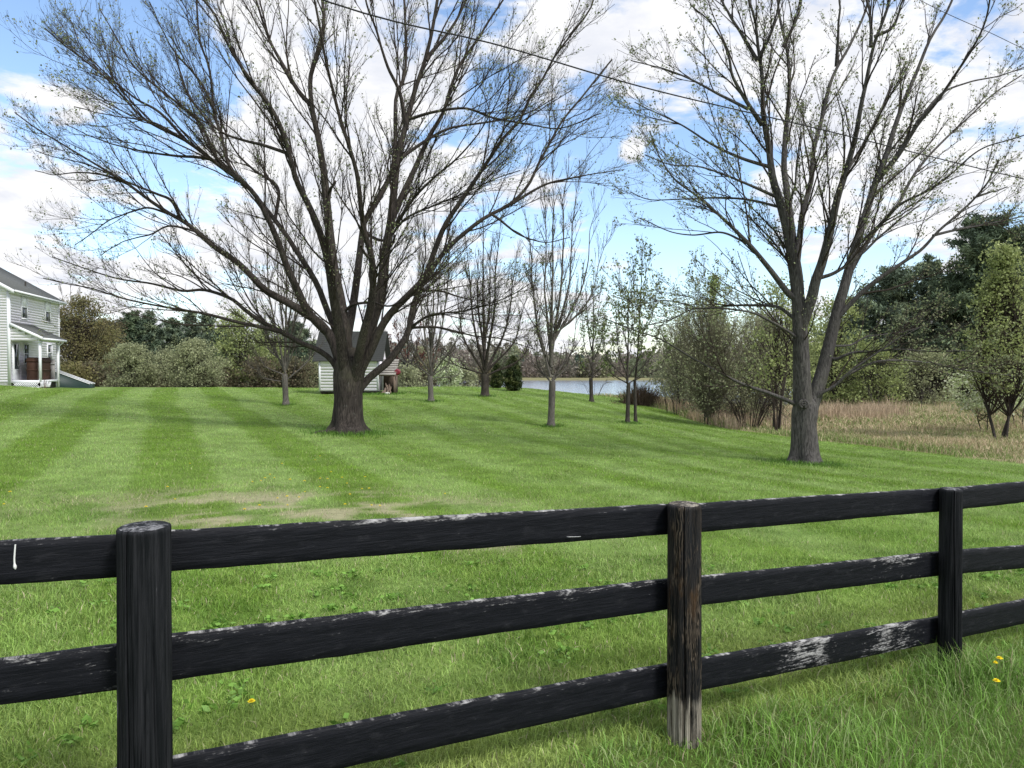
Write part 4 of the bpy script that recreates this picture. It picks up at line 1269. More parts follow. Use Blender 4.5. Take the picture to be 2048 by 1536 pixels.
# ------------------------------------------------------------------ leafy trees, shrubs and conifers
def leafy(name, label, cat, px, Y, top_py, width_px, cols, seed, mats=(M_BARKD, M_TWIG), low=0.12, clumps=90, per=55, leaf=0.12, crad=0.34, stems=1,
          group=None, shape='oval', fill=0.55, thin=1.0, lean=0.0, twiggy=0.0):
    rng = np.random.RandomState(seed)
    b = on_ground(px, Y)
    ht = at(px, top_py, Y)[2] - b[2]
    wd = width_px * Y / F
    root = thing(name, b, label, cat, group)
    hh = rng.uniform(low, 1.0, clumps)
    def prof(h):
        u = (h - low) / (1 - low)
        if shape == 'oval': return np.sqrt(np.clip(1 - (2 * u - 0.9) ** 2 / 1.25, 0.02, 1))
        if shape == 'round': return np.sqrt(np.clip(1 - ((u - 0.35) / 0.66) ** 2, 0.03, 1))
        if shape == 'cone': return np.clip(1.02 - u, 0.05, 1) ** 0.85 * (0.55 + 0.45 * np.minimum(1, u * 6))
        if shape == 'vase': return np.clip(0.25 + 0.9 * u, 0, 1) * np.sqrt(np.clip(1.02 - u ** 3, 0.05, 1))
        return np.ones_like(u)
    rad = prof(hh) * wd * 0.5 * rng.uniform(0, 1, clumps) ** fill
    th = rng.uniform(0, 2 * np.pi, clumps)
    C = np.stack([b[0] + rad * np.cos(th) + lean * hh * ht, b[1] + rad * np.sin(th), b[2] + hh * ht], 1)
    # stems and branches reaching the leaf clumps
    tr = MB()
    sp, sr = [], []
    for s in range(stems):
        a = rng.uniform(0, 2 * np.pi)
        off = 0 if stems == 1 else 0.05 * wd
        S = b + np.array([math.cos(a) * off, math.sin(a) * off, -0.1])
        E = b + np.array([math.cos(a) * off * 3.5 * (stems > 1) + lean * ht * 0.9, math.sin(a) * off * 3.5 * (stems > 1), ht * 0.9])
        M = (S + E) / 2 + rng.normal(size=3) * 0.04 * ht * np.array([1, 1, 0.3])
        sp.append(catmull([S, M, E], 14))
        sr.append(np.linspace(1, 0.12, 14) * max(0.03, ht * 0.014 / math.sqrt(stems)) * thin)
    v, q = tubes(np.array(sp), np.array(sr), 8)
    tr.add(v, q)
    tr.build('trunk', mats[0], root, smooth=True)
    nb = clumps
    bp = []
    for k in range(nb):
        s = sp[rng.randint(stems)]
        f = np.clip((C[k, 2] - b[2]) / ht * 0.7 - 0.03, 0.02, 0.9)
        S = s[int(f * 13)]
        M = (S + C[k]) / 2 + np.array([0, 0, -0.06]) * np.linalg.norm(C[k] - S)
        bp.append(catmull([S, M, C[k]], 7))
    bp = np.array(bp)
    v, q = tubes(bp, np.linspace(1, 0.35, 7)[None] * np.full((nb, 1), max(0.009, ht * 0.0032) * thin), 4)
    tw = MB()
    tw.add(v, q)
    if twiggy > 0:
        t_ = children(bp, np.full(bp.shape[:2], 0.02), rng, 0.22 / twiggy, 0.2, 1.0, 0.4, 1.1, 0.3, 0.9, 0.5, 0.1, 5, 0.6, max(0.006, Y * 0.00013), 0.02, 0.2)
        if t_ is not None:
            v, q = tubes(t_[0], t_[1], 3)
            tw.add(v, q)
    tw.build('branches', mats[1], root, smooth=True)
    n = clumps * per
    ci = np.repeat(np.arange(clumps), per)
    pos = C[ci] + rng.normal(size=(n, 3)) * crad * np.array([1, 1, 0.75]) * rng.uniform(0.5, 1.3, (clumps, 1))[ci]
    pos[:, 2] = np.maximum(pos[:, 2], ground_z(pos[:, 0], pos[:, 1]) + 0.03)
    V, Q = quads_at(pos, leaf * rng.uniform(0.6, 1.4, n), rng, 1.4)
    cols = np.asarray(cols) * 1.75
    cc = cols[rng.randint(0, len(cols), clumps)][ci] * 0.5 + cols[rng.randint(0, len(cols), n)] * 0.5
    cc = cc * rng.uniform(0.75, 1.25, (n, 1))
    MB().add(V, Q, None, np.repeat(cc, 4, 0)).build('leaves', M_LEAF, root)
    return root

def conifer(name, label, px, Y, top_py, width_px, cols, seed, group=None, kind='pine', cat='tree', low=0.1, nlev=26, dens=1.0, nl=0.16):
    rng = np.random.RandomState(seed)
    b = on_ground(px, Y)
    ht = at(px, top_py, Y)[2] - b[2]
    wd = width_px * Y / F
    root = thing(name, b, label, cat, group)
    P = catmull([b - np.array([0, 0, 0.1]), b + np.array([rng.normal() * 0.02 * ht, 0, ht * 0.5]), b + np.array([0, 0, ht])], 12)
    v, q = tubes(P[None], (np.linspace(1, 0.1, 12) * max(0.04, ht * 0.013))[None], 8)
    MB().add(v, q).build('trunk', M_BARKD, root, smooth=True)
    bp = []
    for lv in range(nlev):
        h = low + (1 - low) * (lv + rng.uniform(0, 1)) / nlev
        if kind == 'pine':
            L = wd * 0.5 * (np.clip(1.06 - h, 0.08, 1) ** 0.55) * rng.uniform(0.45, 1.2)
        else:
            L = wd * 0.5 * (np.clip(1.02 - h, 0.03, 1) ** 0.8) * (0.75 + 0.25 * min(1, h * 5)) * rng.uniform(0.8, 1.1)
        for k in range(rng.randint(4, 8)):
            a = rng.uniform(0, 2 * np.pi)
            S = b + np.array([0, 0, h * ht])
            rise = rng.uniform(0.0, 0.45) if kind == 'pine' else rng.uniform(0.5, 1.0)
            l = L * rng.uniform(0.55, 1.1)
            E = S + np.array([math.cos(a) * l, math.sin(a) * l, rise * l * (0.4 + h)])
            M = (S + E) / 2 + np.array([0, 0, -0.08 * l])
            bp.append(catmull([S, M, E], 6))
    bp = np.array(bp)
    nb = len(bp)
    v, q = tubes(bp, np.linspace(1, 0.3, 6)[None] * np.full((nb, 1), max(0.012, ht * 0.003)), 4)
    MB().add(v, q).build('branches', M_BARKD, root, smooth=True)
    Ls = np.linalg.norm(bp[:, -1] - bp[:, 0], axis=1)
    cnt = np.maximum(8, (Ls * 110 * dens / nl * 0.16)).astype(int)
    bi = np.repeat(np.arange(nb), cnt)
    n = len(bi)
    f = rng.uniform(0.2, 1.02, n) * 5
    i0 = np.minimum(f.astype(int), 4)
    fr = (f - i0)[:, None]
    pos = bp[bi, i0] * (1 - fr) + bp[bi, i0 + 1] * fr + rng.normal(size=(n, 3)) * np.array([0.09, 0.09, 0.07]) * (0.6 + wd * 0.16)
    V, Q = quads_at(pos, nl * 0.5 * rng.uniform(0.5, 1.3, n), rng, 4.5)
    cols = np.asarray(cols) * 1.6
    cc = cols[rng.randint(0, len(cols), nb)][bi] * rng.uniform(0.6, 1.4, (n, 1))
    MB().add(V, Q, None, np.repeat(cc, 4, 0)).build('needles', M_NEEDLE, root)
    return root

OLIVE = [(0.13, 0.12, 0.045), (0.10, 0.1, 0.04), (0.15, 0.13, 0.06), (0.085, 0.075, 0.04)]
GREY = [(0.2, 0.215, 0.115), (0.155, 0.168, 0.09), (0.23, 0.245, 0.14), (0.125, 0.132, 0.078)]
LIME = [(0.19, 0.225, 0.08), (0.155, 0.185, 0.07), (0.22, 0.245, 0.105), (0.12, 0.145, 0.06)]
PINE = [(0.1, 0.13, 0.08), (0.075, 0.1, 0.065), (0.12, 0.145, 0.085), (0.06, 0.08, 0.055)]
PINED = [(0.055, 0.078, 0.046), (0.07, 0.095, 0.052), (0.042, 0.06, 0.038)]
YEW = [(0.03, 0.042, 0.014), (0.022, 0.032, 0.012), (0.05, 0.058, 0.02)]
BRUSH = [(0.09, 0.075, 0.045), (0.075, 0.08, 0.04), (0.11, 0.09, 0.055), (0.06, 0.055, 0.035)]
BLOS = [(0.36, 0.38, 0.27), (0.24, 0.29, 0.14), (0.42, 0.43, 0.34), (0.18, 0.23, 0.09)]
GTL = 'trees of the far left tree line'
# left tree line, back rows first
seed = 100
for (px, Y, top, wdp, cols, lab) in [
        (240, 104, 652, 62, PINE, 'grey green pine left of the near black pine in the tree line'),
        (300, 108, 626, 58, PINE, 'grey green pine just right of the near black pine'),
        (345, 112, 640, 64, PINE, 'pine above the gap between the two round grey shrubs'),
        (382, 106, 628, 56, PINE, 'dark pine rising behind the large round grey shrub'),
        (415, 110, 632, 62, PINE, 'dark pine right of centre in the far tree line'),
        (446, 104, 650, 54, PINE, 'pine half hidden by the yellow green tree'),
        (590, 100, 646, 70, PINE, 'pine behind the slender bare tree left of the shed'),
        (620, 92, 690, 60, PINED, 'low dark pine close to the left edge of the shed'),
        (205, 100, 640, 60, PINE, 'pine rising behind the olive brown tree')]:
    seed += 1
    conifer('pine_tree', lab, px, Y, top, wdp * 1.75, cols, seed, GTL, nl=0.24, dens=1.0, nlev=30)
conifer('pine_tree', 'near black pine, darkest of the far left tree line', 266, 98, 626, 110, PINED, 120, GTL, nl=0.24, dens=1.4, nlev=30)
leafy('budding_tree', 'broad olive brown budding tree right beside the white house', 'tree', 168, 76, 600, 128, OLIVE, 131, (M_BARKD, M_TWIG), 0.06, 260, 60, 0.12, 0.5, 3, GTL, 'oval', 0.5, twiggy=0.8)
leafy('budding_tree', 'thin grey brown tree standing between olive tree and pines', 'tree', 222, 86, 640, 60, BRUSH, 132, (M_BARKD, M_TWIGG), 0.05, 120, 44, 0.13, 0.5, 2, GTL, 'oval', 0.5, twiggy=1.0)
for k, (px, Y, top, wdp, cols, lab) in enumerate([
        (150, 100, 640, 100, BRUSH, 'dull brown tree behind the olive brown tree by the house'),
        (285, 118, 655, 110, PINE, 'dark leafy tree filling the line behind the near black pine'),
        (365, 120, 655, 110, PINE, 'dark leafy tree filling the line behind the middle pines'),
        (440, 118, 665, 110, PINE, 'dark leafy tree behind the yellow green tree'),
        (560, 108, 680, 120, BRUSH, 'dull brown tree behind the slender bare tree by the shed')]):
    leafy('backdrop_tree', lab, 'tree', px, Y, top, wdp, cols, 140 + k, (M_BARKD, M_TWIG), 0.03, 150, 50, 0.2, 0.6, 2, GTL, 'round', 0.5, twiggy=0.4)
young_tree('young_maple', 'bare grey tree showing above the white house eave', 150, 776, 84, 6, 690,
           [(120, 575, 690, 0.5), (140, 560, 690, 0.6), (160, 562, 690, 0.6), (180, 590, 690, 0.5), (105, 610, 700, 0.4)], 133, (M_BARKD, M_TWIGG), dict(YP, s1=0.5, l1=(0.8, 2.2), rt=0.011, buds=0.2, bs=0.09), GTL)
leafy('round_shrub', 'left round pale grey green shrub at the lawn edge', 'shrub', 262, 66, 694, 106, GREY, 134, (M_BARKD, M_TWIG), 0.06, 130, 70, 0.10, 0.36, 4, 'round grey shrubs behind the lawn', 'round', 0.45, twiggy=1.0)
leafy('round_shrub', 'small grey shrub squeezed between the two big round ones', 'shrub', 333, 70, 704, 56, GREY, 135, (M_BARKD, M_TWIG), 0.06, 60, 60, 0.10, 0.34, 3, 'round grey shrubs behind the lawn', 'round', 0.45, twiggy=1.0)
leafy('round_shrub', 'largest round grey green shrub with dark stems at its foot', 'shrub', 392, 66, 684, 112, GREY, 136, (M_BARKD, M_TWIG), 0.1, 140, 70, 0.10, 0.36, 4, 'round grey shrubs behind the lawn', 'round', 0.45, twiggy=1.0)
leafy('budding_tree', 'yellow green leafing tree to the right of the round grey shrubs', 'tree', 476, 74, 626, 104, LIME, 137, (M_BARKD, M_TWIG), 0.1, 130, 60, 0.13, 0.46, 2, GTL, 'oval', 0.5, twiggy=0.7)
leafy('budding_tree', 'dull green tree behind the left low limb of the huge maple', 'tree', 535, 80, 655, 84, LIME, 138, (M_BARKD, M_TWIG), 0.08, 90, 55, 0.14, 0.46, 2, GTL, 'oval', 0.5, twiggy=0.7)
GT = 'low thicket bushes behind the lawn'
for k, (px, Y, top, wdp, cols, lab) in enumerate([
        (185, 70, 730, 60, BRUSH, 'brown thicket bush right of the green cellar hatch'),
        (150, 66, 738, 40, OLIVE, 'olive thicket bush tight against the house'),
        (440, 72, 735, 60, BRUSH, 'brown thicket bush right of the largest round shrub'),
        (520, 72, 722, 74, BRUSH, 'wide brown thicket bush under the dull green tree'),
        (585, 74, 718, 76, BRUSH, 'brown thicket bush behind the slender bare young tree'),
        (630, 78, 712, 60, GREY, 'grey green thicket bush at the left side of the shed'),
        (305, 80, 740, 60, BRUSH, 'dim thicket bush between the round grey shrubs'),
        (815, 76, 738, 66, GREY, 'grey green thicket bush right of the shed'),
        (862, 80, 732, 60, BRUSH, 'brown thicket bush behind the clear pale trunk'),
        (925, 76, 742, 60, GREY, 'grey thicket bush between blossom bush and broad bare tree'),
        (965, 80, 738, 60, BRUSH, 'brown thicket bush behind the broad bare tree'),
        (745, 82, 715, 60, BRUSH, 'brown thicket bush behind the shed roof')]):
    leafy('thicket_bush', lab, 'bush', px, Y, top, wdp * 1.25, cols, 150 + k, (M_BARKD, M_TWIG), 0.03, 70, 46, 0.15, 0.42, 4, GT, 'round', 0.5, twiggy=0.8)
young_tree('red_bud_tree', 'bare tree with a haze of reddish twigs right of the shed', 818, 778, 86, 9, 735,
           [(770, 672, 735, 0.5), (790, 655, 735, 0.6), (815, 648, 730, 0.7), (840, 655, 735, 0.6), (862, 675, 738, 0.5), (755, 705, 740, 0.4), (880, 705, 740, 0.4)], 171, (M_BARKD, M_TWIGR), dict(YP, s1=0.22, l1=(0.7, 2.0), s2=0.16, l2=(0.4, 1.0), rt=0.012, buds=1.2, bs=0.12), None, budcols=[(0.16, 0.06, 0.045), (0.13, 0.06, 0.05), (0.2, 0.09, 0.06)])
leafy('blossom_bush', 'small bush with whitish blossom behind the lawn crest', 'bush', 897, 62, 716, 52, BLOS, 172, (M_BARKD, M_TWIG), 0.08, 60, 40, 0.11, 0.26, 3, None, 'oval', 0.5, twiggy=0.8)
conifer('conifer_bush', 'larger cone shaped dark conifer bush beside the pond', 1026, 52, 716, 46, YEW, 181, 'dark conifer bushes by the pond', 'cone', 'bush', 0.02, 30, 2.2, 0.13)
conifer('conifer_bush', 'smaller dark conifer bush left of the larger cone shaped one', 994, 55, 730, 30, YEW, 182, 'dark conifer bushes by the pond', 'cone', 'bush', 0.02, 26, 2.2, 0.13)

# the wooded far bank, one mass
rng = np.random.RandomState(300)
fw = MB()
nt = 420
tx = rng.uniform(-90, 130, nt)
ty = 204 + rng.uniform(0, 1, nt) ** 1.3 * 90
px_ = 1024 + F * tx / ty
thh = np.interp(px_, [400, 800, 900, 1040, 1080, 1200, 1400, 1700], [9, 11, 10.5, 10, 7.5, 7, 7.5, 9]) * rng.uniform(0.7, 1.1, nt) * (0.8 + (ty - 204) / 280)
tz = ground_z(tx, ty)
per = 330
ci = np.repeat(np.arange(nt), per)
hh = rng.uniform(0.0, 1, nt * per)
rad = np.sqrt(np.clip(1 - (2 * hh - 0.8) ** 2 / 1.5, 0.05, 1)) * 2.6 * rng.uniform(0, 1, nt * per) ** 0.5
th_ = rng.uniform(0, 2 * np.pi, nt * per)
pos = np.stack([tx[ci] + rad * np.cos(th_), ty[ci] + rad * np.sin(th_), tz[ci] + hh * thh[ci]], 1)
V, Q = quads_at(pos, 0.42 * rng.uniform(0.5, 1.4, nt * per), rng, 2.2)
FC = np.array([(0.12, 0.11, 0.09), (0.11, 0.105, 0.08), (0.135, 0.115, 0.1), (0.10, 0.115, 0.07), (0.05, 0.07, 0.055), (0.14, 0.145, 0.085)])
kc = 2.0 * FC[rng.choice(6, nt, p=[0.28, 0.22, 0.2, 0.12, 0.06, 0.12])]
fw.add(V, Q, None, np.repeat(kc[ci] * rng.uniform(0.75, 1.25, (nt * per, 1)), 4, 0))
sp_ = np.stack([np.stack([tx, ty, tz], 1), np.stack([tx, ty, tz + thh * 0.9], 1)], 1)
v, q = tubes(sp_, np.tile([[0.14, 0.04]], (nt, 1)), 4)
fw.add(v, q, None, (0.1, 0.09, 0.08))
tag(fw.build('far_wood', M_LEAF), 'brown grey leafless wood along the far bank of the pond', 'wood', kind='stuff')

# right hand side: shrubs and trees round the meadow
GR = 'bushes at the right lawn edge'
leafy('olive_bush', 'big vase shaped grey green bush left of the grey maple', 'bush', 1420, 36, 605, 290, GREY, 201, (M_BARKD, M_TWIGO), 0.16, 240, 24, 0.058, 0.38, 9, GR, 'vase', 0.7, 0.7, twiggy=2.0)
leafy('olive_bush', 'grey green bush behind the big vase shaped one, nearer the water', 'bush', 1365, 44, 630, 170, GREY, 202, (M_BARKD, M_TWIGO), 0.1, 130, 28, 0.07, 0.36, 5, GR, 'vase', 0.65, 0.8, twiggy=2.2)
leafy('olive_bush', 'thin grey bush filling the gap left of the grey maple trunk', 'bush', 1510, 40, 625, 180, GREY, 203, (M_BARKD, M_TWIGO), 0.08, 130, 26, 0.07, 0.36, 6, GR, 'vase', 0.65, 0.8, twiggy=2.2)
leafy('young_birch', 'slim green topped tree rising behind the vase shaped bush', 'tree', 1428, 46, 552, 84, PEAR, 204, (M_BARKD, M_TWIGG), 0.3, 70, 36, 0.1, 0.26, 1, None, 'cone', 0.6, 0.8, twiggy=0.6)
for k, (px, Y, top, wdp, lab) in enumerate([(1395, 41, 735, 90, 'low grey brush left of the vase shaped bush foot'), (1465, 38, 730, 90, 'low grey brush right of the vase shaped bush foot'),
                                            (1535, 37, 725, 90, 'low grey brush beside the thin dark stems')]):
    leafy('olive_bush', lab, 'bush', px, Y, top, wdp, GREY, 210 + k, (M_BARKD, M_TWIGO), 0.04, 70, 26, 0.06, 0.3, 6, GR, 'round', 0.6, 0.6, twiggy=2.0)
GM = 'light green trees behind the grey maple'
leafy('leafing_tree', 'thin dark stemmed leafing tree just left of the grey maple trunk', 'tree', 1548, 33, 560, 110, LIME, 205, (M_BARKD, M_TWIG), 0.3, 70, 24, 0.085, 0.34, 2, GM, 'oval', 0.6, 0.7, twiggy=0.6)
leafy('leafing_tree', 'light green tree showing behind the grey maple fork', 'tree', 1575, 52, 585, 120, LIME, 206, (M_BARKD, M_TWIG), 0.1, 90, 40, 0.11, 0.4, 2, GM, 'oval', 0.55, 0.8, twiggy=0.6)
leafy('leafing_tree', 'light green tree right of the grey maple trunk', 'tree', 1672, 56, 600, 120, LIME, 207, (M_BARKD, M_TWIG), 0.05, 110, 46, 0.12, 0.42, 2, GM, 'oval', 0.55, 0.8, twiggy=0.5)
leafy('leafing_tree', 'low pale green tree at the back edge of the meadow', 'tree', 1745, 54, 690, 130, LIME, 208, (M_BARKD, M_TWIG), 0.05, 100, 46, 0.11, 0.36, 3, GM, 'round', 0.55, 0.8, twiggy=0.5)
leafy('leafing_tree', 'low grey green tree right behind the meadow saplings', 'tree', 1850, 55, 700, 130, GREY, 209, (M_BARKD, M_TWIG), 0.05, 100, 46, 0.11, 0.36, 3, GM, 'round', 0.55, 0.8, twiggy=0.5)
GQ = 'pines behind the meadow'
conifer('pine_tree', 'wide dark pine right of the grey maple stems', 1785, 64, 542, 260, PINE, 221, GQ, nl=0.22, dens=0.9*1.3, nlev=34)
conifer('pine_tree', 'narrow pine with a thin pointed top between the wide pines', 1858, 66, 514, 130, PINE, 222, GQ, nl=0.22, dens=0.9*1.2, nlev=34)
conifer('pine_tree', 'tallest dark pine at the right side of the meadow', 1972, 60, 444, 300, PINED, 223, GQ, nl=0.22, dens=0.9*1.5, nlev=44)
conifer('pine_tree', 'dark pine partly hidden by the yellow green tree at the right', 2045, 64, 474, 260, PINED, 224, GQ, nl=0.22, dens=0.9*1.4, nlev=38)
conifer('pine_tree', 'shorter dark pine in front of the narrow pointed one', 1905, 62, 560, 210, PINE, 225, GQ, nl=0.22, dens=0.9*1.4, nlev=34)
conifer('pine_tree', 'low dark pine closing the gap behind the light green tree', 1715, 70, 600, 190, PINE, 226, GQ, nl=0.24, dens=0.9*1.3, nlev=28)
for k, (px, Y, top, wdp, lab) in enumerate([(1680, 60, 745, 130, 'dark undergrowth bush behind the rusty grass'), (1790, 60, 735, 120, 'dark undergrowth bush behind the bare sapling'),
                                            (1880, 60, 740, 130, 'dark undergrowth bush below the tallest pine'), (1960, 56, 745, 110, 'dark undergrowth bush behind the blossoming boughs')]):
    leafy('undergrowth_bush', lab, 'bush', px, Y, top, wdp, [(0.04, 0.045, 0.025), (0.055, 0.05, 0.032), (0.03, 0.035, 0.022)], 230 + k, (M_BARKD, M_TWIG), 0.02, 70, 40, 0.13, 0.4, 4, 'undergrowth behind the meadow', 'round', 0.5, twiggy=0.8)
for k, (px, Y, top, wdp, cols, lab) in enumerate([
        (1360, 84, 690, 110, GREY, 'grey green wood tree right of the far end of the pond'), (1440, 80, 650, 130, BRUSH, 'brown wood tree behind the vase shaped bush'),
        (1530, 78, 635, 130, GREY, 'grey green wood tree behind the thin dark stemmed tree'), (1610, 82, 625, 130, LIME, 'light green wood tree behind the grey maple trunk'),
        (1690, 80, 640, 130, PINE, 'dark green wood tree right behind the grey maple stems'), (1740, 74, 668, 120, LIME, 'light green wood tree in front of the widest pine'),
        (1800, 78, 640, 140, PINE, 'dark green wood tree below the widest pine'), (1870, 76, 650, 140, PINE, 'dark green wood tree below the narrow pointed pine'),
        (1930, 72, 660, 130, BRUSH, 'brown green wood tree left of the tallest pine'), (2010, 74, 600, 150, PINE, 'dark green wood tree behind the yellow green tree'),
        (1660, 66, 690, 110, LIME, 'low light green wood tree at the left end of the meadow edge'), (1820, 64, 715, 120, GREY, 'low grey wood tree at the middle of the meadow edge')]):
    leafy('wood_tree', lab, 'tree', px, Y, top, wdp, cols, 280 + k, (M_BARKD, M_TWIGG), 0.03, 160, 50, 0.15, 0.5, 2, 'trees of the wood behind the meadow', 'round', 0.5, twiggy=0.5)
leafy('leafing_tree', 'tall yellow green tree with three dark stems at the right edge', 'tree', 2005, 28, 495, 190, LIME, 241, (M_BARKD, M_TWIG), 0.27, 230, 44, 0.07, 0.24, 3, None, 'cone', 0.6, 1.0, twiggy=0.6)
leafy('blossom_bush', 'pale blossoming bough cluster low at the right edge', 'bush', 1975, 31, 735, 130, BLOS, 242, (M_BARKD, M_TWIG), 0.4, 70, 60, 0.075, 0.2, 2, None, 'oval', 0.55, 0.8, twiggy=0.4)
leafy('blossom_bush', 'pale leafy bush behind the three dark stems', 'bush', 2040, 33, 720, 110, BLOS, 243, (M_BARKD, M_TWIG), 0.35, 60, 50, 0.075, 0.22, 2, None, 'oval', 0.55, 0.8, twiggy=0.4)

# saplings in the meadow, bramble, shore bush, brush mound
def sapling(name, label, cat, px, Y, top_py, n, spread, seed, mat=M_TWIGG, group=None, rk=1.0, arch=0.0, bits=1.0):
    rng = np.random.RandomState(seed)
    b = on_ground(px, Y)
    ht = at(px, top_py, Y)[2] - b[2]
    root = thing(name, b, label, cat, group)
    st = []
    for k in range(n):
        a = rng.uniform(0, 2 * np.pi)
        r = spread * ht * rng.uniform(0.2, 1)
        S = b + np.array([math.cos(a), math.sin(a), 0]) * min(0.3, r * 0.25)
        S[2] = gz(S[0], S[1]) - 0.05
        top = ht * rng.uniform(0.6, 1.0)
        M = S + np.array([math.cos(a) * r * 0.45, math.sin(a) * r * 0.45, top * (0.6 + 0.35 * arch)])
        E = S + np.array([math.cos(a) * r, math.sin(a) * r, top * (1 - 0.75 * arch * rng.uniform(0.3, 1))])
        st.append(catmull([S, M, E], 12))
    st = np.array(st)
    rr = np.linspace(1, 0.3, 12)[None] * np.full((n, 1), max(0.008, ht * 0.008)) * rk
    v, q = tubes(st, rr, 6)
    MB().add(v, q).build('stems', mat, root, smooth=True)
    l1 = children(st, rr, rng, 0.22 / bits, 0.2, 1, ht * 0.1, ht * 0.32, 0.35, 0.9, 0.5, 0.1, 6, 0.6, 0.006, 0.02, 0.3)
    l2 = children(l1[0], l1[1], rng, 0.2 / bits, 0.2, 1, ht * 0.05, ht * 0.14, 0.35, 0.9, 0.5, 0.1, 4, 0.6, 0.005, 0.01, 0.3)
    tw = MB()
    for l in (l1, l2):
        if l is not None:
            v, q = tubes(l[0], l[1], 3)
            tw.add(v, q)
    tw.build('twigs', mat, root, smooth=True)
    return root
GS = 'bare saplings in the meadow'
sapling('sapling', 'pale bare sapling standing in the dry meadow right of the grey maple', 'sapling', 1760, 48, 748, 2, 0.4, 251, M_TWIGG, GS)
sapling('sapling', 'bare sapling in the meadow, right of the palest one', 'sapling', 1843, 48, 735, 1, 0.1, 252, M_TWIGG, GS)
sapling('sapling', 'small forked bare sapling at the back of the meadow', 'sapling', 1874, 50, 762, 3, 0.5, 253, M_TWIGG, GS)
sapling('sapling', 'thin leaning sapling between the pond and the vase shaped bush', 'sapling', 1338, 42, 745, 2, 0.2, 254, M_TWIG, GS)
sapling('sapling', 'dark forked sapling at the foot of the vase shaped bush', 'sapling', 1352, 41, 735, 3, 0.3, 255, M_TWIG, GS)
sapling('bramble', 'tangled arching bramble canes right of the vase shaped bush', 'bramble', 1500, 34, 775, 26, 1.1, 256, M_TWIG, None, 1.2, 0.9, 1.4)
sapling('shore_bush', 'small bare bush spreading over the water edge', 'bush', 1188, 52, 748, 6, 0.9, 257, M_TWIG, None, 1.2, 0.35, 0.5)
sapling('bare_stems', 'cluster of slim dark stems left of the grey maple trunk', 'sapling', 1556, 32, 715, 5, 0.12, 258, M_TWIG, GS, 1.6, 0, 0.6)
def mound(px, Y, wpx, top_py, seed):
    rng = np.random.RandomState(seed)
    b = on_ground(px, Y)
    root = thing('brush_mound', b, 'low mound of brown dead brush at the edge of the pond', 'brush pile')
    ht = at(px, top_py, Y)[2] - b[2]
    wd = wpx * Y / F
    n = 900
    x = b[0] + rng.normal(0, 0.26, n) * wd
    y = b[1] + rng.normal(0, 0.5, n)
    S = np.stack([x, y, ground_z(x, y) - 0.05], 1)
    k = np.clip(1 - ((x - b[0]) / (wd * 0.55)) ** 2, 0.15, 1)
    E = S + np.stack([rng.normal(0, 0.35, n), rng.normal(0, 0.35, n), ht * k * rng.uniform(0.4, 1.1, n)], 1)
    M = (S + E) / 2 + rng.normal(0, 0.12, (n, 3))
    P = np.stack([S, M, E], 1)
    v, q = tubes(P, np.tile([[0.016, 0.012, 0.006]], (n, 1)), 3)
    MB().add(v, q).build('sticks', plain_mat('dead_brush', (0.105, 0.075, 0.055), 0.9, 0.4, 3.0, 0.1), root, smooth=True)
mound(1285, 46, 84, 768, 261)

# ------------------------------------------------------------------ house
M_SIDING = plain_mat('white_vinyl_siding', (0.87, 0.82, 0.9), 0.5, 0.05, 3.0, 0.3)
M_TRIM = plain_mat('white_trim', (0.78, 0.79, 0.8), 0.45, 0.04, 3.0, 0.3)
M_SHINGLE2 = plain_mat('dark_shingles', (0.05, 0.052, 0.05), 0.95, 0.35, 9.0, 0.08, bump=0.5, bscale=14.0, stretch=(1, 1, 3))
M_SHINGLE = plain_mat('grey_shingles', (0.105, 0.11, 0.105), 0.9, 0.25, 9.0, 0.15, bump=0.5, bscale=14.0, stretch=(1, 1, 3))
m, t, o = new_mat('window_glass')
p = t.new('ShaderNodeBsdfPrincipled')
p.inputs['Base Color'].default_value = (0.03, 0.035, 0.04, 1)
p.inputs['Roughness'].default_value = 0.08
t.link(p.outputs[0], o.inputs['Surface'])
M_GLASS = m
M_BLIND = plain_mat('window_blind', (0.92, 0.92, 0.92), 0.6, 0.03, 3.0, 0.2)
M_GREEN = plain_mat('dark_green_paint', (0.014, 0.034, 0.029), 0.5, 0.15, 4.0, 0.3)
M_BROWN = plain_mat('brown_boards', (0.055, 0.028, 0.018), 0.75, 0.4, 5.0, 0.2, stretch=(6, 6, 1))
M_GREYPANEL = plain_mat('grey_board', (0.28, 0.27, 0.26), 0.8, 0.3, 5.0, 0.2, stretch=(6, 6, 1))
M_DARK = plain_mat('dark_skirting', (0.06, 0.055, 0.05), 0.9, 0.2, 5.0, 0.1)

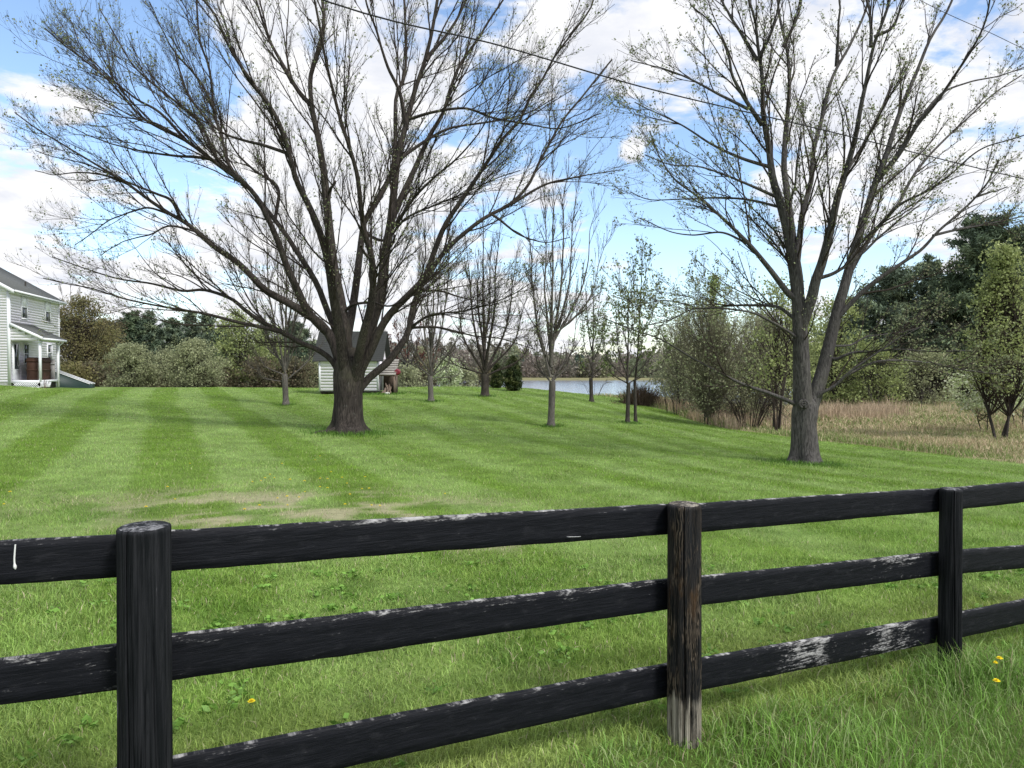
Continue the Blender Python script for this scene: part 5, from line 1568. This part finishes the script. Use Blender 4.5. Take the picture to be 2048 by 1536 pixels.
HC = np.array([-30.1, 45.0])
HS = np.array([-0.243, 0.970])
HS = HS / np.linalg.norm(HS)
HG = np.array([-HS[1], HS[0]])             # to the left, along the gable wall
ZB = EYE - 1.02
def H(a, bb, z):
    """point of the house: a along the side wall, bb into the house (left), z above the eye"""
    xy = HC + HS * a + HG * bb
    return np.array([xy[0], xy[1], EYE + z])
vS = np.append(HS, 0)
vG = np.append(HG, 0)
vZ = np.array([0, 0, 1.0])
house = thing('house', H(0, 0, -1.05), 'white clapboard two storey house with grey roof at the left edge', 'house')
def siding(mb, P0, d, L, z0, z1, nrm_, course=0.165, span=None):
    """clapboards as real sloping boards; span(z) -> (s0, s1) trims each board"""
    k = int(round((z1 - z0) / course))
    for i in range(k):
        za = z0 + (z1 - z0) * i / k
        zb = z0 + (z1 - z0) * (i + 1) / k
        s0, s1 = (0, L) if span is None else span((za + zb) / 2)
        if s1 <= s0: continue
        A = P0 + d * s0
        B = P0 + d * s1
        A = np.array([A[0], A[1], za]); B = np.array([B[0], B[1], za])
        up = np.array([0, 0, zb - za])
        v = [A + nrm_ * 0.024, B + nrm_ * 0.024, B + up + nrm_ * 0.004, A + up + nrm_ * 0.004, A, B]
        mb.add(v, [(0, 1, 2, 3), (4, 5, 1, 0)])
SL, GW = 8.65, 9.0
EZ = EYE + 4.68
ridge = 0.58 * GW / 2
wl = MB()
siding(wl, H(0, 0, 0), vS, SL, ZB + 0.12, EZ, -vG)
def gspan(z):
    if z <= EZ: return (0, GW)
    k = (z - EZ) / 0.58
    return (k, GW - k)
siding(wl, H(0, 0, 0), vG, GW, ZB + 0.12, EZ + ridge, -vS, 0.165, gspan)
# the solid body behind the boards
b0 = H(0, 0, 0); b0[2] = ZB - 0.3
wl.box(b0, vS * SL, vG * GW, vZ * (EZ - ZB + 0.28))
A, B, C_ = H(0.01, 0, 0), H(0.01, GW, 0), H(0.01, GW / 2, 0)
A2, B2, C2 = H(SL, 0, 0), H(SL, GW, 0), H(SL, GW / 2, 0)
for P_ in (A, B, A2, B2): P_[2] = EZ - 0.02
for P_ in (C_, C2): P_[2] = EZ + ridge - 0.02
wl.add([A, B, C_, A2, B2, C2], [(0, 2, 5, 3), (1, 4, 5, 2)], [(0, 1, 2), (3, 5, 4)])
wl.build('wall', M_SIDING, house)
rf = MB()
ov, ovr = 0.34, 0.28
for sgn in (0, 1):
    e0 = -ov if sgn == 0 else GW + ov
    P0 = H(-ovr, e0, 0); P0[2] = EZ - 0.58 * ov + 0.06
    P1 = H(-ovr, GW / 2, 0); P1[2] = EZ + ridge + 0.06
    rf.box(P0, vS * (SL + 2 * ovr), P1 - P0, vZ * 0.13)
roof = rf.build('roof', M_SHINGLE, house)
vent = MB()
for a_ in (5.2,):
    P0 = H(a_, 0.9, 0); P0[2] = EZ + 0.5
    pv = np.stack([P0, P0 + vZ * 0.5])[None]
    v, q = tubes(pv, np.array([[0.05, 0.05]]), 10)
    vent.add(v, q)
vent.build('vent_pipe', M_DARK, roof, smooth=True, origin=np.array(house.location))
tr_ = MB()
tr_.box(H(-0.03, -0.03, 0) * np.array([1, 1, 0]) + vZ * ZB, vS * 0.14, vG * 0.02, vZ * (EZ - ZB))
tr_.box(H(-0.035, -0.03, 0) * np.array([1, 1, 0]) + vZ * ZB, vS * 0.02, vG * 0.16, vZ * (EZ - ZB))
tr_.build('corner_trim', M_TRIM, house)
tr_ = MB()
tr_.box(H(SL - 0.1, -0.03, 0) * np.array([1, 1, 0]) + vZ * ZB, vS * 0.13, vG * 0.02, vZ * (EZ - ZB))
tr_.build('corner_trim', M_TRIM, house)
gt = MB()
P0 = H(-ovr + 0.02, -ov - 0.11, 0); P0[2] = EZ - 0.58 * ov + 0.03
gt.box(P0, vS * (SL + 2 * ovr - 0.04), vG * 0.10, vZ * 0.12)
gt.build('gutter', M_TRIM, house)
sf = MB()
P0 = H(-ovr + 0.05, -ov, 0); P0[2] = EZ - 0.58 * ov - 0.03
sf.box(P0, vS * (SL + 2 * ovr - 0.1), vG * (ov - 0.03), vZ * 0.05)
for (e0, e1) in ((-ov - 0.02, GW / 2), (GW + ov, GW / 2)):
    P0 = H(-ovr - 0.035, e0, 0); P0[2] = EZ - 0.58 * ov - 0.10
    P1 = H(-ovr - 0.035, e1, 0); P1[2] = EZ + ridge - 0.10
    sf.box(P0, vS * 0.03, P1 - P0, vZ * 0.26)
sf.build('eave_trim', M_TRIM, house)
def window(a0, a1, z0, z1, blind_top=True):
    fr = MB()
    o_ = -vG
    def bx(aa, ab, za, zb, d0, d1, mb):
        P = H(aa, 0, za) + o_ * d0
        mb.box(P, vS * (ab - aa), o_ * (d1 - d0), vZ * (zb - za))
    f_ = 0.07
    bx(a0, a1, z1 - f_, z1, 0.0, 0.07, fr)
    bx(a0, a1, z0, z0 + f_, 0.0, 0.08, fr)
    bx(a0, a0 + f_, z0 + f_, z1 - f_, 0.0, 0.07, fr)
    bx(a1 - f_, a1, z0 + f_, z1 - f_, 0.0, 0.07, fr)
    zm = (z0 + z1) / 2
    bx(a0 + f_, a1 - f_, zm - 0.025, zm + 0.025, 0.0, 0.06, fr)
    w_ = fr.build('window', M_TRIM, house)
    gl = MB()
    bx(a0 + f_, a1 - f_, z0 + f_, zm - 0.025, 0.0, 0.035, gl)
    if not blind_top: bx(a0 + f_, a1 - f_, zm + 0.025, z1 - f_, 0.0, 0.045, gl)
    gl.build('pane', M_GLASS, w_, origin=np.array(house.location))
    if blind_top:
        bl = MB()
        bx(a0 + f_, a1 - f_, zm + 0.025, z1 - f_, 0.0, 0.045, bl)
        bl.build('blind', M_BLIND, w_, origin=np.array(house.location))
window(1.75, 2.72, 3.02, 4.55)
window(5.85, 6.85, 3.05, 4.55)
window(2.0, 2.85, 0.2, 1.52, False)
window(6.15, 7.05, 0.4, 1.6, False)
# door with dark glass
dr = MB()
dr.box(H(0.3, 0, -0.78) - vG * 0.0, vS * 1.0, -vG * 0.055, vZ * 2.28)
door = dr.build('door', M_TRIM, house)
dg = MB()
dg.box(H(0.5, 0, -0.1) - vG * 0.056, vS * 0.6, -vG * 0.012, vZ * 1.5)
dg.build('door_glass', M_GLASS, door, origin=np.array(house.location))
dh = MB()
v, q = tubes(np.array([[H(1.22, -0.056, 0.1), H(1.22, -0.12, 0.1)]]), np.array([[0.03, 0.03]]), 8)
dh.add(v, q)
dh.build('door_handle', M_STEEL, door, smooth=True, origin=np.array(house.location))
# porch
porch = MB()
PW, PA0, PA1 = 1.5, 0.05, 3.7
porch.box(H(PA0, -0.03, -0.9), vS * (PA1 - PA0), -vG * PW, vZ * 0.12)
for k in range(2):
    porch.box(H(PA1 + 0.02 + 0.3 * k, -0.03, -1.25), vS * 0.28, -vG * 1.3, vZ * (0.33 - 0.16 * k))
pf = porch.build('porch_floor', M_TRIM, house)
lat = MB()
n_ = 13
for k in range(-2, n_ + 2):
    for sg in (1, -1):
        w0 = PW * k / n_
        A_ = H(PA0 - 0.012 - 0.012 * (sg > 0), -0.03 - w0, -1.2)
        d_ = -vG * 0.3 * sg + vZ * 0.3
        if 0 <= w0 <= PW and 0 <= w0 + 0.3 * sg <= PW + 0.05:
            lat.box(A_, vS * 0.01, d_, np.cross(vS, norm(d_)) * 0.035)
for zz_ in (-1.22, -0.92):
    lat.box(H(PA0 - 0.03, -0.03, zz_), vS * 0.012, -vG * PW, vZ * 0.05)
# the long side too
n2_ = 30
for k in range(n2_):
    for sg in (1, -1):
        a_ = PA0 + 1.9 * k / n2_
        if 0.05 <= a_ + 0.3 * sg <= 2.0:
            d_ = vS * 0.3 * sg + vZ * 0.3
            lat.box(H(a_, -0.03 - PW - 0.012 - 0.012 * (sg > 0), -1.2), -vG * 0.01, d_, np.cross(vG, norm(d_)) * 0.035)
lat.build('lattice', M_TRIM, pf, origin=np.array(house.location))
dk = MB()
dk.box(H(PA0 + 0.1, -0.1, -1.3), vS * (PA1 - PA0 - 0.3), -vG * (PW - 0.25), vZ * 0.38)
dk.build('porch_base', M_DARK, pf, origin=np.array(house.location))
for a_ in (PA0 + 0.08, PA1 - 0.45):
    ps = MB()
    ps.box(H(a_, -PW + 0.02, -0.78 if a_ < 1 else -1.25), vS * 0.13, -vG * 0.13, vZ * (2.4 if a_ < 1 else 2.87))
    ps.box(H(a_ - 0.03, -PW + 0.05, 1.5), vS * 0.19, -vG * 0.19, vZ * 0.1)
    ps.build('porch_post', M_TRIM, house)
pr = MB()
P0 = H(PA0 - 0.15, -PW - 0.3, 1.74)
P1 = H(PA0 - 0.15, -0.03, 2.62)
pr.box(P0, vS * (PA1 - PA0 + 0.3), P1 - P0, vZ * 0.10)
pr.build('porch_roof', M_SHINGLE, house)
pb = MB()
pb.box(H(PA0, -PW + 0.03, 1.62), vS * (PA1 - PA0), -vG * 0.12, vZ * 0.14)
pb.box(H(PA0 - 0.19, -PW - 0.42, 1.66), vS * (PA1 - PA0 + 0.38), vG * 0.1, vZ * 0.13)
P0 = H(PA0 - 0.185, -PW - 0.3, 1.64)
P1 = H(PA0 - 0.185, -0.03, 2.52)
pb.box(P0, vS * 0.03, P1 - P0, vZ * 0.2)
pb.build('porch_trim', M_TRIM, house)
pg = MB()
def pspan(z):
    return (0.0, max(0.02, (EYE + 2.6 - z) / 0.88 * 1.7 - 0.28))
siding(pg, H(PA0, -0.03, 0), -vG, PW, EYE + 1.62, EYE + 2.5, -vS, 0.165, pspan)
pg.build('porch_gable', M_SIDING, house)
ds = MB()
v, q = tubes(catmull([H(PA1 - 0.25, -PW - 0.34, 1.66), H(PA1 - 0.28, -PW - 0.2, 1.5), H(PA1 - 0.36, -PW - 0.08, 1.38), H(PA1 - 0.36, -PW - 0.06, 0.2), H(PA1 - 0.36, -PW - 0.06, -1.2)], 16)[None], np.full((1, 16), 0.045), 8)
ds.add(v, q)
ds.build('downspout', M_TRIM, house, smooth=True)
# cellar hatch on the side wall
hb = MB()
a0, a1, wo = 7.0, 8.3, 2.35
zt, zf = -0.22, -1.28
pts_ = [H(a0, -0.03, zt), H(a0, -wo, zf + 0.1), H(a0, -wo, zf - 0.2), H(a0, -0.03, zf - 0.2)]
pts2 = [H(a1, -0.03, zt), H(a1, -wo, zf + 0.1), H(a1, -wo, zf - 0.2), H(a1, -0.03, zf - 0.2)]
hb.add(pts_ + pts2, [(0, 1, 2, 3), (7, 6, 5, 4), (0, 4, 5, 1), (1, 5, 6, 2)])
hatch = hb.build('cellar_hatch', M_GREEN, house)
ht_ = MB()
for aa in (a0 - 0.03, (a0 + a1) / 2 - 0.05, a1 - 0.09):
    ht_.box(H(aa, -0.03, zt + 0.005), vS * 0.08, H(aa, -wo - 0.03, zf + 0.105) - H(aa, -0.03, zt + 0.005), vZ * 0.05)
ht_.build('hatch_rail', M_TRIM, hatch, origin=np.array(house.location))
# brown boarded box and grey board standing on the porch
bx = thing('wood_crate', H(1.6, -0.9, -0.78), 'dark brown boarded crate standing on the white porch', 'crate')
cb = MB()
for k in range(12):
    cb.box(H(0.75 + 0.2 * k, -0.62, -0.775), vS * 0.185, -vG * 0.55, vZ * (1.36 + 0.02 * ((k * 7) % 3)))
cb.box(H(0.72, -0.585, -0.2), vS * 2.45, -vG * 0.62, vZ * 0.1)
cb.box(H(0.72, -0.585, 0.35), vS * 2.45, -vG * 0.62, vZ * 0.1)
cb.build('boards', M_BROWN, bx)
gp = thing('grey_panel', H(3.3, -0.9, -0.78), 'grey weathered board leaning by the far porch post', 'board')
cb = MB()
for k in range(3):
    cb.box(H(3.22 + 0.005 * k, -0.4 - 0.34 * k, -0.775), vS * 0.03, -vG * 0.325, vZ * 1.3)
cb.box(H(3.19, -0.4, 0.2), vS * 0.028, -vG * 1.0, vZ * 0.08)
cb.build('boards', M_GREYPANEL, gp)
sapling('dry_shrub', 'small brown leafless shrub beside the porch', 'shrub', 88, 45.6, 738, 9, 0.45, 270, M_TWIGR, None, 1.0, 0.2, 1.2)

# ------------------------------------------------------------------ shed
M_SHEDW = plain_mat('white_shed_siding', (0.87, 0.82, 0.89), 0.6, 0.06, 2.0, 0.2)
M_WEATHER = plain_mat('weathered_wood', (0.17, 0.13, 0.10), 0.9, 0.45, 4.0, 0.1, stretch=(5, 5, 1))
M_SLAT = plain_mat('grey_slat', (0.3, 0.28, 0.25), 0.85, 0.3, 5.0, 0.1)
shy = 47.0
S0 = at(638.5, 782, shy); S1 = at(757, 782, shy)
shz0 = S0[2]
shz1 = at(700, 715, shy)[2]
shgr = gz((S0[0] + S1[0]) / 2, shy)
shed = thing('shed', ((S0[0] + S1[0]) / 2, shy, shgr), 'small white garden shed with dark shingle roof behind the huge maple', 'shed')
X0, X1, DP = S0[0], S1[0], 2.9
sw = MB()
siding(sw, np.array([X0, shy, 0]), np.array([1.0, 0, 0]), X1 - X0, shz0, shz1, np.array([0, -1.0, 0]), 0.19)
sw.box((X0, shy, shz0), (X1 - X0, 0, 0), (0, DP, 0), (0, 0, shz1 - shz0))
rz = at(700, 664, shy + DP / 2)[2]
for xx in (X0 + 0.01, X1 - 0.01):
    sw.add([(xx, shy, shz1 - 0.01), (xx, shy + DP, shz1 - 0.01), (xx, shy + DP / 2, rz - 0.06)], None, [(0, 1, 2)])
sw.build('wall', M_SHEDW, shed)
for xx in (X0 - 0.02, X1 - 0.09):
    tr_ = MB()
    tr_.box((xx, shy - 0.035, shz0), (0.11, 0, 0), (0, 0.034, 0), (0, 0, shz1 - shz0))
    tr_.build('corner_trim', M_TRIM, shed)
rf = MB()
slope = (rz - shz1) / (DP / 2)
oh = 0.22
nr = 15
for sgn in (1, -1):
    yb = shy - oh if sgn == 1 else shy + DP + oh
    for k in range(nr):
        f0, f1 = k / nr, (k + 1) / nr
        ya = yb + sgn * (DP / 2 + oh) * f0
        yc = yb + sgn * (DP / 2 + oh) * f1
        za = shz1 - slope * oh + slope * (DP / 2 + oh) * f0
        zc = shz1 - slope * oh + slope * (DP / 2 + oh) * f1
        xa, xb = X0 - 0.36, X1 + 0.34
        rf.add([(xa, ya, za + 0.07), (xb, ya, za + 0.07), (xb, yc, zc + 0.045), (xa, yc, zc + 0.045), (xa, ya, za), (xb, ya, za)], [(0, 1, 2, 3), (4, 5, 1, 0)])
    ya, za = yb, shz1 - slope * oh
    yc, zc = shy + DP / 2, rz
    rf.add([(X0 - 0.36, ya, za), (X1 + 0.34, ya, za), (X1 + 0.34, yc, zc), (X0 - 0.36, yc, zc), (X0 - 0.36, ya, za + 0.06), (X1 + 0.34, ya, za + 0.06), (X1 + 0.34, yc, zc + 0.05), (X0 - 0.36, yc, zc + 0.05)],
           [(3, 2, 1, 0), (0, 4, 7, 3), (1, 2, 6, 5)])
rf.build('roof', M_SHINGLE2, shed)
sk = MB()
for xx in np.linspace(X0 + 0.1, X1 - 0.4, 4):
    sk.box((xx, shy + 0.1, shgr - 0.05), (0.3, 0, 0), (0, 0.4, 0), (0, 0, shz0 - shgr + 0.045))
sk.box((X0 + 0.05, shy + 0.02, shz0 - 0.1), (X1 - X0 - 0.1, 0, 0), (0, 0.06, 0), (0, 0, 0.095))
sk.build('foundation', M_DARK, shed)
# open lean-to with slatted roof on the right side
LX0, LX1 = X1 + 0.04, at(789, 700, shy)[0]
lt = MB()
za, zb = at(770, 750, shy)[2], at(770, 718, shy + 1.5)[2]
for k in range(7):
    f = k / 7.0
    y_ = shy - 0.05 + 1.5 * f
    z_ = za + (zb - za) * f
    lt.box((LX0, y_, z_), (LX1 - LX0 + 0.08, 0, 0), (0, 0.16, 0.095), (0, -0.01, 0.035))
lt.build('lean_to_slats', M_SLAT, shed)
lf_ = MB()
lf_.add([(LX0, shy - 0.02, za - 0.03), (LX1, shy - 0.02, za - 0.03), (LX1, shy + 1.5, zb - 0.03), (LX0, shy + 1.5, zb - 0.03),
         (LX0, shy - 0.02, za - 0.07), (LX1, shy - 0.02, za - 0.07), (LX1, shy + 1.5, zb - 0.07), (LX0, shy + 1.5, zb - 0.07)],
        [(0, 1, 2, 3), (7, 6, 5, 4), (0, 4, 5, 1), (1, 5, 6, 2), (3, 2, 6, 7), (0, 3, 7, 4)])
lf_.box((LX1 - 0.08, shy, shgr - 0.05), (0.09, 0, 0), (0, 0.09, 0), (0, 0, za - shgr - 0.03))
lf_.box((LX0 + 0.02, shy + 1.42, shgr - 0.05), (LX1 - LX0 - 0.04, 0, 0), (0, 0.05, 0), (0, 0, zb - shgr - 0.04))
lf_.box((LX1 - 0.05, shy + 0.1, shgr - 0.05), (0.03, 0, 0), (0, 1.3, 0), (0, 0, za - shgr - 0.06))
lf_.build('lean_to_frame', M_WEATHER, shed)
# logs leaning under the lean-to
rng = np.random.RandomState(77)
for k in range(11):
    a = np.array([LX0 + rng.uniform(0.0, 0.75), shy - 0.1 - rng.uniform(0.05, 0.3), 0])
    e = np.array([LX0 + 0.45 + rng.normal(0, 0.14), shy + 0.25 + rng.uniform(0, 0.2), 0])
    a[2] = gz(a[0], a[1]) + 0.02
    e[2] = gz(e[0], e[1]) + rng.uniform(0.45, 0.72)
    pp = np.linspace(0, 1, 6)[:, None] * (e - a) + a
    pp[1:-1] += rng.normal(0, 0.015, (4, 3))
    r_ = rng.uniform(0.035, 0.06)
    v, q = tubes(pp[None], np.full((1, 6), r_), 9)
    mb = MB().add(v, q)
    for e_, fl in ((0, True), (5, False)):
        rv = v[e_ * 9:(e_ + 1) * 9]
        mb.add(np.vstack([rv, rv.mean(0)]), None, [((j + 1) % 9, j, 9) if fl else (j, (j + 1) % 9, 9) for j in range(9)])
    lo = mb.build('log', M_WEATHER, origin=a)
    tag(lo, 'weathered split log leaning in the heap under the shed lean-to', 'log', 'logs heaped by the shed')
def stone(px, Y, s, seed, lab):
    rng = np.random.RandomState(seed)
    b = on_ground(px, Y)
    n1_, n2_ = 8, 12
    V = []
    for i in range(n1_ + 1):
        for j in range(n2_):
            th, ph = math.pi * i / n1_, 2 * math.pi * j / n2_
            V.append((math.sin(th) * math.cos(ph), math.sin(th) * math.sin(ph), math.cos(th)))
    V = np.array(V)
    k = 0.75 + 0.5 * fbm(V[:, 0] * 2 + seed, V[:, 1] * 2 + V[:, 2] * 3, 1.0, seed, 3)
    V = V * k[:, None] * np.array([s, s * 0.8, s * 0.7]) + b + np.array([0, 0, s * 0.3])
    i = np.arange((n1_ + 1) * n2_).reshape(n1_ + 1, n2_)
    Q = np.stack([i[:-1], i[1:], np.roll(i[1:], -1, 1), np.roll(i[:-1], -1, 1)], -1).reshape(-1, 4)
    o = MB().add(V, Q).build('stone', plain_mat('pale_stone', (0.5, 0.5, 0.45), 0.9, 0.25, 8.0, 0.1), None, True, b)
    tag(o, lab, 'stone')
stone(774, 46.3, 0.17, 3, 'pale stone lying in front of the log heap')
# red tub on the shed's right side
M_RED = plain_mat('dark_red_plastic', (0.2, 0.022, 0.035), 0.4, 0.1, 4.0, 0.4)
rc = at(794.5, 744, 47.3)
prof_ = [(0.0, 0.02), (-0.02, 0.13), (0.0, 0.17), (0.12, 0.175), (0.2, 0.19), (0.22, 0.205), (0.24, 0.2), (0.235, 0.17), (0.2, 0.16), (0.05, 0.14)]
V = []
sd_ = 20
for (d, r) in prof_:
    a = np.arange(sd_) * 2 * np.pi / sd_
    V.append(np.stack([rc[0] + r * np.cos(a), np.full(sd_, rc[1] - 0.1 + d), rc[2] + r * np.sin(a)], 1))
i = np.arange(len(prof_) * sd_).reshape(len(prof_), sd_)
Q = np.stack([i[:-1], np.roll(i[:-1], -1, 1), np.roll(i[1:], -1, 1), i[1:]], -1).reshape(-1, 4)
tub = thing('red_tub', rc, 'dark red round tub hung on the right side of the shed', 'tub')
MB().add(np.concatenate(V), Q).build('tub_body', M_RED, tub, smooth=True)
hk = catmull([rc + np.array([-0.19, 0.05, 0.1]), rc + np.array([-0.1, 0.06, 0.22]), np.array([LX1 - 0.01, rc[1] + 0.06, rc[2] + 0.2])], 8)
v, q = tubes(hk[None], np.full((1, 8), 0.012), 6)
MB().add(v, q).build('hook', M_STEEL, tub, smooth=True)

# ------------------------------------------------------------------ overhead cables
M_CABLE = plain_mat('black_cable', (0.012, 0.012, 0.013), 0.6, 0.1, 4.0, 0.3)
def cable(pts, rad, label):
    P = [at(*p_) for p_ in pts]
    first = P[0] + (P[0] - P[1]) * 1.6 + np.array([0, 0, 0.5])
    last = P[-1] + (P[-1] - P[-2]) * 1.6 + np.array([0, 0, 0.1])
    P = catmull([first] + P + [last], 80)
    v, q = tubes(P[None], np.full((1, 80), rad), 8)
    o = MB().add(v, q).build('utility_cable', M_CABLE, None, True, P[0])
    tag(o, label, 'cable', 'overhead cables')
def cab_y(px):
    k = (px - 1024.0) / F
    A = np.array([-2.05, 8.0])
    tt = (k * A[1] - A[0]) / (FD[0] - k * FD[1])
    return A[1] + tt * FD[1]
cable([(x_, y_, cab_y(x_)) for x_, y_ in [(640, -2), (1000, 91), (1300, 178), (1630, 256), (2048, 358)]], 0.0095, 'thick black overhead cable running down from top centre to the right edge')
cable([(x_, y_, cab_y(x_) + 2) for x_, y_ in [(1800, -22), (1990, 70), (2048, 97)]], 0.006, 'thin cable crossing the top right corner')

# ------------------------------------------------------------------ dandelions
M_DAND = plain_mat('dandelion_yellow', (0.8, 0.64, 0.02), 0.6, 0.12, 60.0, 0.1)
M_STEM = plain_mat('dandelion_stem', (0.2, 0.25, 0.1), 0.6, 0.1, 20.0, 0.1)
def dandelion_meshes(stem_h):
    r = np.random.RandomState(9)
    hd = MB()
    for ring, (nn, rad, zz0, tilt) in enumerate([(26, 0.019, 0.0, 0.15), (22, 0.014, 0.003, 0.5), (16, 0.009, 0.005, 0.9), (8, 0.005, 0.006, 1.3)]):
        for k in range(nn):
            a = 2 * np.pi * (k + 0.5 * ring) / nn
            d = np.array([math.cos(a), math.sin(a), 0])
            s = np.array([-math.sin(a), math.cos(a), 0]) * 0.0022
            B = np.array([0, 0, stem_h + zz0])
            E = B + d * rad * math.cos(tilt) + np.array([0, 0, rad * math.sin(tilt)])
            hd.add([B - s * 0.4, B + s * 0.4, E + s, E - s], [(0, 1, 2, 3)])
    st = MB()
    P = catmull([(0, 0, -0.02), (0.006, 0.003, stem_h * 0.5), (0, 0, stem_h)], 8)
    v, q = tubes(P[None], np.full((1, 8), 0.0022), 6)
    st.add(v, q)
    return hd, st
def dandelion(p, stem_h, label, group, proto=None):
    t_ = thing('dandelion', p, label, 'flower', group)
    if proto is None:
        hd, st = dandelion_meshes(stem_h)
        hd.build('flower_head', M_DAND, t_, origin=np.zeros(3))
        st.build('stem', M_STEM, t_, smooth=True, origin=np.zeros(3))
    else:
        for ch in proto.children:
            c = ch.copy()
            COL.objects.link(c)
            c.parent = t_
    return t_
def dand_at(px, py, hh):
    lo, hi = 2.0, 40.0
    for _ in range(40):
        mid = (lo + hi) / 2
        p_ = at(px, py, mid)
        if p_[2] - hh > gz(p_[0], p_[1]): lo = mid
        else: hi = mid
    p_ = at(px, py, lo)
    return np.array([p_[0], p_[1], p_[2] - hh])
bpy.context.view_layer.update()
d1 = dandelion(dand_at(1999, 1317, 0.2), 0.2, 'upper dandelion of the pair right of the slim black post', 'dandelions')
dandelion(dand_at(1991, 1326, 0.2), 0.2, 'half open dandelion touching the upper one right of the slim post', 'dandelions', d1).scale = (0.7, 0.7, 1.0)
dandelion(dand_at(1993, 1362, 0.2), 0.2, 'lower single dandelion in the long grass at the right', 'dandelions', d1)
d2 = dandelion(dand_at(503, 1403, 0.07), 0.07, 'lone dandelion in the lawn right of the thick black post', 'dandelions')
rng = np.random.RandomState(5)
spots = [(522, 963), (530, 957), (549, 957), (609, 963), (655, 959), (655, 977), (640, 958), (662, 945), (684, 956), (694, 968), (724, 979), (738, 978), (743, 1012), (555, 998), (574, 994), (598, 996), (640, 975),
         (505, 965), (540, 950), (489, 1020), (519, 1012), (760, 1013), (890, 989), (640, 913), (630, 921), (380, 928), (302, 850), (564, 928), (20, 985), (8, 1010), (818, 911), (350, 1000), (335, 975), (292, 1015), (575, 1012), (690, 1010), (610, 985), (700, 990), (730, 955), (580, 960)]
for (x_, y_) in spots:
    dd_ = dandelion(dand_at(x_, y_, 0.06), 0.06, 'tiny yellow dandelion dotted over the scruffy part of the lawn', 'tiny lawn dandelions', d2)
    s_ = rng.uniform(0.8, 1.3)
    dd_.scale = (s_, s_, 1.0)
